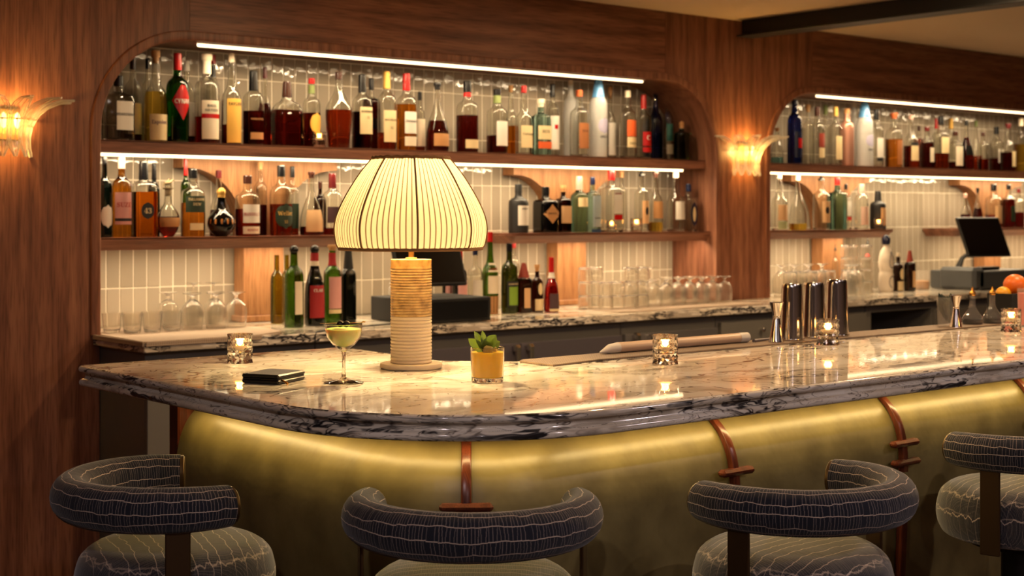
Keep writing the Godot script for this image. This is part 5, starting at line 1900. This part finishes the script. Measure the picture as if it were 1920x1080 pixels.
# ---------------------------------------------------------------- things on the bar and shelves
func build_bar_things() -> void:
	candle("lit cut-glass candle holder beside the black wallet", Vector3(1.81, BAR_Y, -3.223))
	candle("lit cut-glass candle holder in front of the white roll", Vector3(2.605, BAR_Y, -2.524))
	candle("lit cut-glass candle holder in front of the steel shakers", Vector3(3.345, BAR_Y, -2.60))
	candle("lit cut-glass candle holder beside the bitters bottles", Vector3(4.165, BAR_Y, -2.52))
	candle("small lit candle glass on the upper shelf among the bottles", Vector3(3.463, SHELF1 + 0.001, -5.466), 0.9, 0.003)
	candle("small lit candle glass beside the pale blue square bottle", Vector3(5.215, SHELF2 + 0.001, -5.435), 0.8, 0.003)
	candle("small lit candle glass between two clear bottles, middle shelf", Vector3(5.395, SHELF2 + 0.001, -5.435), 1.0, 0.003)
	candle("small lit candle glass by the black bottle in the far alcove", Vector3(7.49, SHELF2 + 0.001, -5.435), 0.9, 0.003)
	# coupe cocktail
	var t := thing("coupe_cocktail", "coupe glass of pale green cocktail with two dark cherries on a pick", "cocktail", Vector3(1.767, BAR_Y, -2.689), 0.0)
	var b := MB.new()
	b.lathe(PackedVector2Array([Vector2(0, 0.0005), Vector2(0.0435, 0.0005), Vector2(0.044, 0.0016), Vector2(0.040, 0.0030), Vector2(0.012, 0.0075), Vector2(0.0048, 0.013), Vector2(0.0036, 0.03), Vector2(0.0036, 0.055), Vector2(0.0048, 0.068), Vector2(0.010, 0.0735),
		Vector2(0.024, 0.084), Vector2(0.036, 0.099), Vector2(0.0400, 0.113), Vector2(0.0406, 0.129), Vector2(0.0402, 0.1305), Vector2(0.0396, 0.129), Vector2(0.0390, 0.113), Vector2(0.0350, 0.100), Vector2(0.023, 0.086), Vector2(0.009, 0.0765), Vector2(0, 0.0745)]), 48)
	put("glass", b, M.crystal, t)
	b = MB.new()
	b.lathe(PackedVector2Array([Vector2(0, 0.0750), Vector2(0.009, 0.0770), Vector2(0.0228, 0.0864), Vector2(0.0347, 0.1003), Vector2(0.0387, 0.113), Vector2(0.0388, 0.1185), Vector2(0.0388, 0.1185), Vector2(0, 0.1185)]), 40)
	var drink := paint(Color(0.87, 0.95, 0.55), 0.12)
	drink.subsurf_scatter_enabled = true
	drink.subsurf_scatter_strength = 0.5
	put("drink", b, drink, t)
	var rt := Basis(Vector3.UP, -deg_to_rad(39.9))
	b = MB.new()
	b.tube(PackedVector3Array([rt * Vector3(-0.052, 0.1308, 0.002), rt * Vector3(0.040, 0.1325, 0.0)]), 0.0006, 6)
	b.tube(PackedVector3Array([rt * Vector3(0.038, 0.1325, 0), rt * Vector3(0.043, 0.1348, 0), rt * Vector3(0.0475, 0.1335, 0)]), [0.001, 0.0018, 0.001], 8)
	put("cocktail_pick", b, M.brass, t)
	for x in [-0.008, 0.006]:
		b = MB.new()
		var ball := PackedVector2Array()
		for k in 11:
			var a := -PI / 2 + PI * k / 10.0
			ball.append(Vector2(0.0082 * cos(a), 0.0078 * sin(a)))
		b.lathe(ball, 18, rt * Vector3(x, 0.1290, 0.001 + x * 0.2))
		put("cherry", b, paint(Color(0.05, 0.012, 0.018), 0.12), t)
	# rocks cocktail
	t = thing("rocks_cocktail", "rocks glass of orange cocktail with ice and a mint sprig", "cocktail", Vector3(2.022, BAR_Y, -2.503), 0.3)
	b = MB.new()
	b.lathe(PackedVector2Array([Vector2(0, 0.0005), Vector2(0.0335, 0.0005), Vector2(0.0352, 0.002), Vector2(0.0356, 0.012), Vector2(0.0356, 0.012), Vector2(0.0382, 0.0755), Vector2(0.0377, 0.0768), Vector2(0.0370, 0.0755), Vector2(0.0343, 0.0125), Vector2(0.0330, 0.0105), Vector2(0.0330, 0.0105), Vector2(0, 0.0105)]), 64, Vector3.ZERO, 2.0, 1.0, 1.0, 32, 0.006)
	put("glass", b, M.crystal, t)
	b = MB.new()
	b.lathe(PackedVector2Array([Vector2(0, 0.0109), Vector2(0.0326, 0.0109), Vector2(0.0338, 0.0128), Vector2(0.0361, 0.066), Vector2(0.0361, 0.066), Vector2(0, 0.066)]), 40)
	var orange_drink := paint(Color(1.0, 0.88, 0.20), 0.25)
	orange_drink.backlight_enabled = true
	orange_drink.backlight = Color(0.95, 0.84, 0.2)
	put("drink", b, orange_drink, t)
	for q in [[Vector3(-0.009, 0.070, 0.008), 0.5, 0.017], [Vector3(0.013, 0.070, 0.006), 1.1, 0.014]]:
		b = MB.new()
		b.box(Vector3.ZERO, Vector3.ONE * q[2] * 1.2, 0.004, Transform3D(Basis(Vector3(0.4, 1, 0.2).normalized(), q[1]), q[0]))
		put("ice_cube", b, solid_glass(Color(0.96, 0.84, 0.5), 0.031, 0.3, 0.4), t)
	var leafm := paint(Color(0.26, 0.34, 0.10), 0.5)
	leafm.backlight_enabled = true
	leafm.backlight = Color(0.35, 0.42, 0.12)
	var stem := rt * Vector3(-0.008, 0.066, -0.004)
	for L in [[-0.024, 0.113, -0.008, 0.0115], [-0.004, 0.113, -0.012, 0.0105], [0.017, 0.104, 0.006, 0.0150], [0.030, 0.090, -0.004, 0.0135], [-0.042, 0.096, 0.004, 0.0115], [0.006, 0.096, 0.016, 0.0120]]:
		b = MB.new()
		mint_leaf(b, stem, rt * Vector3(L[0], L[1], L[2]), L[3])
		put("mint_leaf", b, leafm, t)
	# wallet
	t = thing("wallet", "small black leather zip wallet lying on the marble bar", "wallet", Vector3(1.664, BAR_Y, -2.813), deg_to_rad(-62))
	b = MB.new()
	b.box(Vector3(0, 0.0052, 0), Vector3(0.094, 0.0095, 0.115), 0.003)
	b.box(Vector3(0, 0.0168, 0), Vector3(0.094, 0.0095, 0.115), 0.003)
	put("covers", b, paint(Color(0.022, 0.02, 0.02), 0.38), t)
	b = MB.new()
	b.box(Vector3(0, 0.011, 0), Vector3(0.091, 0.003, 0.112), 0.001)
	put("zip", b, paint(Color(0.08, 0.06, 0.045), 0.5), t)
	b = MB.new()
	b.tube(PackedVector3Array([Vector3(0.047, 0.0095, 0.045), Vector3(0.056, 0.008, 0.049), Vector3(0.066, 0.003, 0.05)]), [0.0025, 0.002, 0.003], 8)
	put("zip_puller", b, M.gold, t)
	# rail mat, white roll
	b = MB.new()
	b.prism(PackedVector2Array([Vector2(2.345, -2.775), Vector2(2.345, -2.65), Vector2(2.52, -2.675), Vector2(4.42, -2.675), Vector2(4.42, -2.795), Vector2(2.37, -2.795)]), BAR_Y + 0.0004, BAR_Y + 0.005, true)
	tag(put("bar_rail_mat", b, M.mat_rubber), "brown ribbed rubber mat along the bar's inner edge", "bar mat")
	t = thing("paper_roll", "long pale wrapped roll lying on the bar's inner edge", "roll", Vector3.ZERO)
	b = MB.new()
	b.tube(PackedVector3Array([Vector3(2.675, BAR_Y + 0.019, -2.765), Vector3(3.15, BAR_Y + 0.019, -2.762)]), 0.0138, 16)
	put("roll", b, M.foil_roll, t)
	b = MB.new()
	b.tube(PackedVector3Array([Vector3(2.61, BAR_Y + 0.010, -2.765), Vector3(2.645, BAR_Y + 0.017, -2.765), Vector3(2.676, BAR_Y + 0.019, -2.765)]), [0.002, 0.0125, 0.0142], 16)
	put("end_cap", b, M.white_plastic, t)
	b = MB.new()
	b.tube(PackedVector3Array([Vector3(3.148, BAR_Y + 0.019, -2.762), Vector3(3.185, BAR_Y + 0.019, -2.762)]), 0.0142, 16)
	put("end_cap", b, M.white_plastic, t)
	# steel tins and jiggers
	for q in [[Vector3(3.335, BAR_Y, -2.722), 1.0, "left"], [Vector3(3.452, BAR_Y, -2.735), 1.0, "middle"], [Vector3(3.560, BAR_Y, -2.735), 1.03, "right"]]:
		t = thing("shaker_tin", "upturned steel shaker tin, the %s one of three behind the candle" % q[2], "shaker", q[0] + Vector3(0, 0.0055, 0), 0.0, "steel shaker tins on the bar")
		b = MB.new()
		var k: float = q[1]
		b.lathe(PackedVector2Array([Vector2(0.0345, 0), Vector2(0.0375, 0.001), Vector2(0.0375, 0.004), Vector2(0.0355, 0.006), Vector2(0.0300, 0.150), Vector2(0.0292, 0.158), Vector2(0.0280, 0.163), Vector2(0.0280, 0.163), Vector2(0.0262, 0.160), Vector2(0, 0.159)]), 36, Vector3.ZERO, 2.0, 1.0, 1.0)
		for i in b.v.size():
			b.v[i] *= k
		put("tin", b, M.chrome, t)
	jigger("steel jigger beside the three shaker tins", Vector3(3.246, BAR_Y, -2.705), 1.0)
	jigger("steel jigger in front of the glass of mint", Vector3(4.135, BAR_Y, -2.70), 0.94)
	# spoon handle
	b = MB.new()
	b.tube(PackedVector3Array([Vector3(3.195, BAR_Y + 0.008, -2.745), Vector3(3.30, BAR_Y + 0.008, -2.77)]), [0.006, 0.003], 8)
	tag(put("bar_spoon", b, M.steel_dark), "dark bar spoon lying between the roll and the jigger", "spoon")
	# mint glass
	t = thing("mint_glass", "glass tumbler packed with dark green mint leaves", "glass", Vector3(4.175, BAR_Y, -2.755))
	b = MB.new()
	b.lathe(PackedVector2Array([Vector2(0, 0.0005), Vector2(0.030, 0.0005), Vector2(0.030, 0.0005), Vector2(0.034, 0.004), Vector2(0.0375, 0.098)]), 28)
	put("glass", b, M.tumbler, t)
	var dark := paint(Color(0.06, 0.12, 0.03), 0.5)
	for k in 26:
		b = MB.new()
		var a := rng.randf() * TAU
		var r0 := rng.randf_range(0.002, 0.018)
		mint_leaf(b, Vector3(r0 * sin(a), rng.randf_range(0.01, 0.06), r0 * cos(a)), Vector3(0.028 * sin(a + 0.4), rng.randf_range(0.07, 0.112), 0.028 * cos(a + 0.4)), 0.012)
		put("mint_leaf", b, dark, t)
	# bitters dashers
	for q in [[Vector3(4.285, BAR_Y, -2.735), "nearer"], [Vector3(4.372, BAR_Y, -2.715), "farther"]]:
		t = thing("bitters_bottle", "small flared glass dasher with metal spout, the %s of two" % q[1], "bottle", q[0], 0.0, "bitters dashers on the bar")
		b = MB.new()
		var P := rounded(PackedVector2Array([Vector2(0.028, 0.0005), Vector2(0.034, 0.006), Vector2(0.036, 0.022), Vector2(0.026, 0.038), Vector2(0.012, 0.058), Vector2(0.009, 0.075), Vector2(0.009, 0.102)]), 2)
		b.lathe(P, 24)
		put("glass", b, M.clear, t)
		b = MB.new()
		b.lathe(PackedVector2Array([Vector2(0, 0.002), Vector2(0.027, 0.002), Vector2(0.0325, 0.007), Vector2(0.0335, 0.021), Vector2(0.0335, 0.021), Vector2(0, 0.021)]), 24)
		put("bitters", b, solid_glass(Color(0.10, 0.03, 0.02), 0.034), t)
		b = MB.new()
		b.lathe(PackedVector2Array([Vector2(0.0095, 0.100), Vector2(0.011, 0.104), Vector2(0.009, 0.112), Vector2(0.004, 0.116), Vector2(0.0016, 0.128), Vector2(0, 0.128)]), 16)
		put("spout", b, M.gold, t)
	# garnish box with citrus
	t = thing("garnish_box", "dark metal garnish box behind the bitters dashers", "box", Vector3(4.62, BAR_Y, -2.75))
	b = MB.new()
	for w in [[Vector3(0, 0.05, 0.045), Vector3(0.30, 0.1, 0.004)], [Vector3(0, 0.05, -0.045), Vector3(0.30, 0.1, 0.004)], [Vector3(-0.149, 0.05, 0), Vector3(0.004, 0.1, 0.09)], [Vector3(0.149, 0.05, 0), Vector3(0.004, 0.1, 0.09)], [Vector3(0, 0.003, 0), Vector3(0.30, 0.004, 0.09)]]:
		b.box(w[0], w[1], 0.001)
	put("walls", b, M.black_rough, t)
	var peel := relief(paint(Color(0.88, 0.42, 0.08), 0.4), noise_map([], 0.2, 91, 2, 128), 0.05)
	peel.uv1_triplanar = true
	peel.uv1_scale = Vector3(8, 8, 8)
	for q in [["orange", "whole orange resting in the garnish box", Vector3(4.57, BAR_Y + 0.125, -2.75), 0.040, peel], ["lemon", "yellow lemon in the garnish box beside the orange", Vector3(4.495, BAR_Y + 0.098, -2.75), 0.026, paint(Color(0.88, 0.62, 0.10), 0.4)], ["orange", "second orange farther along the garnish box", Vector3(4.66, BAR_Y + 0.115, -2.75), 0.038, peel]]:
		var f := thing(q[0], q[1], "fruit", q[2])
		b = MB.new()
		var ball := PackedVector2Array()
		for k in 15:
			var a := -PI / 2 + PI * k / 14.0
			ball.append(Vector2(q[3] * cos(a), q[3] * 0.95 * sin(a)))
		b.lathe(ball, 24)
		put("peel", b, q[4], f)
		b = MB.new()
		b.lathe(PackedVector2Array([Vector2(0.004, q[3] * 0.93), Vector2(0.003, q[3] * 0.98), Vector2(0, q[3] * 0.98)]), 8)
		put("stem_end", b, leafm, f)
	# pink drink
	t = thing("pink_drink", "tall glass of cloudy pink drink at the picture's edge", "cocktail", Vector3(4.40, BAR_Y, -2.60))
	b = MB.new()
	b.lathe(PackedVector2Array([Vector2(0, 0.0005), Vector2(0.032, 0.0005), Vector2(0.032, 0.0005), Vector2(0.035, 0.125)]), 28)
	put("glass", b, M.tumbler, t)
	b = MB.new()
	b.lathe(PackedVector2Array([Vector2(0, 0.005), Vector2(0.031, 0.005), Vector2(0.0338, 0.110), Vector2(0.0338, 0.110), Vector2(0, 0.110)]), 24)
	put("drink", b, paint(Color(0.80, 0.42, 0.38), 0.3), t)
	# painted ceramic bottle
	t = thing("ceramic_bottle", "white ceramic bottle painted with blue drops beside the glass stacks", "bottle", Vector3(7.42, TOP_Y + 0.0005, -5.33))
	b = MB.new()
	b.lathe(rounded(PackedVector2Array([Vector2(0.040, 0), Vector2(0.046, 0.01), Vector2(0.046, 0.10), Vector2(0.038, 0.125), Vector2(0.046, 0.155), Vector2(0.044, 0.21), Vector2(0.030, 0.255), Vector2(0.015, 0.275), Vector2(0.015, 0.29), Vector2(0, 0.29)]), 2), 28)
	put("body", b, paint(Color(0.84, 0.79, 0.72), 0.2), t)
	b = MB.new()
	b.lathe(PackedVector2Array([Vector2(0.018, 0.285), Vector2(0.026, 0.295), Vector2(0.026, 0.325), Vector2(0.012, 0.345), Vector2(0, 0.346)]), 18)
	put("stopper", b, M.label_col.navy, t)
	b = MB.new()
	var drop := PackedVector3Array()
	for k in 25:
		var a := TAU * k / 24.0
		var w := 0.62 * sin(a) * pow(sin(a / 2.0), 1.2)
		var yy := 0.195 + 0.05 * cos(a)
		var rr := 0.0455 if yy < 0.2 else lerpf(0.0455, 0.034, (yy - 0.2) / 0.05)
		drop.append(Vector3(rr * sin(w), yy, rr * cos(w)))
	b.tube(drop, 0.0025, 6, Vector3.UP, 1.0, false)
	var scroll := PackedVector3Array()
	for k in 20:
		var a := k / 19.0 * 4.5
		scroll.append(Vector3(0.0465 * sin(0.5 * cos(a)), 0.06 + 0.035 * sin(a), 0.0465 * cos(0.5 * cos(a))))
	b.tube(scroll, 0.0025, 6, Vector3.UP, 1.0, false)
	put("painted_lines", b, M.label_col.navy, t)
	# cord over the counter's edge
	b = MB.new()
	b.tube(PackedVector3Array([Vector3(3.64, TOP_Y + 0.004, -5.10), Vector3(3.35, TOP_Y + 0.004, -5.04), Vector3(3.16, TOP_Y + 0.004, -4.97), Vector3(3.11, TOP_Y + 0.003, -4.93), Vector3(3.10, TOP_Y - 0.012, -4.922), Vector3(3.10, TOP_Y - 0.09, -4.925)]), 0.003, 8)
	tag(put("power_cord", b, M.black), "thin black cord running from the till over the marble counter edge", "cord")
	# jar by the till
	t = thing("glass_jar", "short glass jar of brown garnish left of the second till", "jar", Vector3(7.79, TOP_Y + 0.0005, -5.33))
	b = MB.new()
	b.lathe(PackedVector2Array([Vector2(0, 0), Vector2(0.045, 0), Vector2(0.045, 0), Vector2(0.048, 0.004), Vector2(0.048, 0.12)]), 24)
	put("glass", b, M.tumbler, t)
	b = MB.new()
	b.lathe(PackedVector2Array([Vector2(0, 0.003), Vector2(0.044, 0.003), Vector2(0.045, 0.055), Vector2(0.045, 0.055), Vector2(0, 0.06)]), 20)
	put("garnish", b, M.label_col.straw, t)

func mint_leaf(b: MB, from: Vector3, to: Vector3, w: float) -> void:
	var d := to - from
	var side := d.cross(Vector3(-0.6, 0.35 + 8.0 * w, 0.75 + from.y).rotated(Vector3.UP, sin(to.x * 400.0) * 0.5)).normalized()
	var up := side.cross(d).normalized()
	var G := []
	for i in 9:
		var t := i / 8.0
		var ww := 1.0 * w * pow(sin(PI * clampf(t * 0.92 + 0.05, 0.0, 1.0)), 0.7) * (1.0 if i % 2 == 0 else 0.9)
		if i == 8:
			ww = 0.0004
		var line := PackedVector3Array()
		for j in 7:
			var u := (j - 3) / 3.0
			line.append(from + d * t + side * ww * u + up * (0.18 * ww * absf(u) - 0.12 * d.length() * t * t))
		G.append(line)
	b.grid(G)

func jigger(label: String, at: Vector3, k: float) -> void:
	var t := thing("jigger", label, "jigger", at + Vector3(0, 0.0055 if at.x < 4 else 0.0005, 0), 0.0, "steel jiggers on the bar")
	var b := MB.new()
	var P := PackedVector2Array()
	for q in [[0.0215, 0.0], [0.022, 0.001], [0.021, 0.004], [0.0092, 0.068], [0.0092, 0.068], [0.0108, 0.0695], [0.0108, 0.0725], [0.0092, 0.074], [0.0092, 0.074], [0.0195, 0.112], [0.0205, 0.114], [0.019, 0.114], [0.0085, 0.078], [0, 0.077]]:
		P.append(Vector2(q[0], q[1]) * k)
	b.lathe(P, 32)
	put("cup", b, M.chrome, t)

# ---------------------------------------------------------------- tills
func build_tills() -> void:
	var t := thing("till_terminal", "black till with tilted screen and white receipt printer behind the lamp", "till", Vector3(3.86, TOP_Y + 0.0005, -5.18), deg_to_rad(-4))
	var b := MB.new()
	b.box(Vector3(0, 0.055, 0), Vector3(0.40, 0.105, 0.36), 0.004)
	put("cash_drawer", b, M.black_rough, t)
	b = MB.new()
	b.box(Vector3(0.0, 0.0535, 0.182), Vector3(0.37, 0.08, 0.004), 0.001)
	put("drawer_front", b, M.black, t)
	b = MB.new()
	b.box(Vector3(-0.13, 0.135, 0.04), Vector3(0.13, 0.05, 0.17), 0.012)
	b.box(Vector3(-0.13, 0.165, 0.0), Vector3(0.12, 0.02, 0.09), 0.008)
	put("receipt_printer", b, M.white_plastic, t)
	var tilt := Transform3D(Basis(Vector3.RIGHT, deg_to_rad(-20)), Vector3(0.0, 0.27, -0.02))
	b = MB.new()
	b.box(Vector3.ZERO, Vector3(0.36, 0.25, 0.022), 0.006, tilt)
	put("display_case", b, M.black_rough, t)
	b = MB.new()
	b.box(Vector3(0, 0, 0.0116), Vector3(0.335, 0.225, 0.001), 0.0, tilt)
	put("screen", b, M.screen, t)
	b = MB.new()
	b.box(Vector3(0.0, 0.16, -0.05), Vector3(0.07, 0.12, 0.04), 0.008)
	put("stand", b, M.black, t)
	# second till
	t = thing("till_terminal", "black tilted till screen on a bent arm in the farther alcove", "till", Vector3(8.22, TOP_Y + 0.0005, -5.22), 0.0)
	b = MB.new()
	b.box(Vector3(0.10, 0.058, -0.02), Vector3(0.62, 0.115, 0.36), 0.006)
	put("cash_drawer", b, M.grey_plastic, t)
	b = MB.new()
	b.box(Vector3(-0.21, 0.07, 0.03), Vector3(0.12, 0.14, 0.26), 0.02)
	put("receipt_printer", b, M.grey_plastic, t)
	b = MB.new()
	b.box(Vector3(0.04, 0.128, 0.06), Vector3(0.20, 0.022, 0.05), 0.006)
	put("card_reader", b, M.black, t)
	b = MB.new()
	b.tube(PackedVector3Array([Vector3(-0.12, 0.115, -0.06), Vector3(-0.08, 0.19, -0.05), Vector3(0.0, 0.26, 0.0)]), [0.03, 0.024, 0.02], 12, Vector3.UP, 0.5)
	put("stand", b, M.black_rough, t)
	tilt = Transform3D(Basis(Vector3.UP, deg_to_rad(-12)) * Basis(Vector3.RIGHT, deg_to_rad(-24)), Vector3(0.03, 0.325, 0.03))
	b = MB.new()
	b.box(Vector3.ZERO, Vector3(0.37, 0.27, 0.022), 0.006, tilt)
	put("display_case", b, M.black, t)
	b = MB.new()
	b.box(Vector3(0, 0, 0.0116), Vector3(0.345, 0.245, 0.001), 0.0, tilt)
	put("screen", b, M.screen, t)
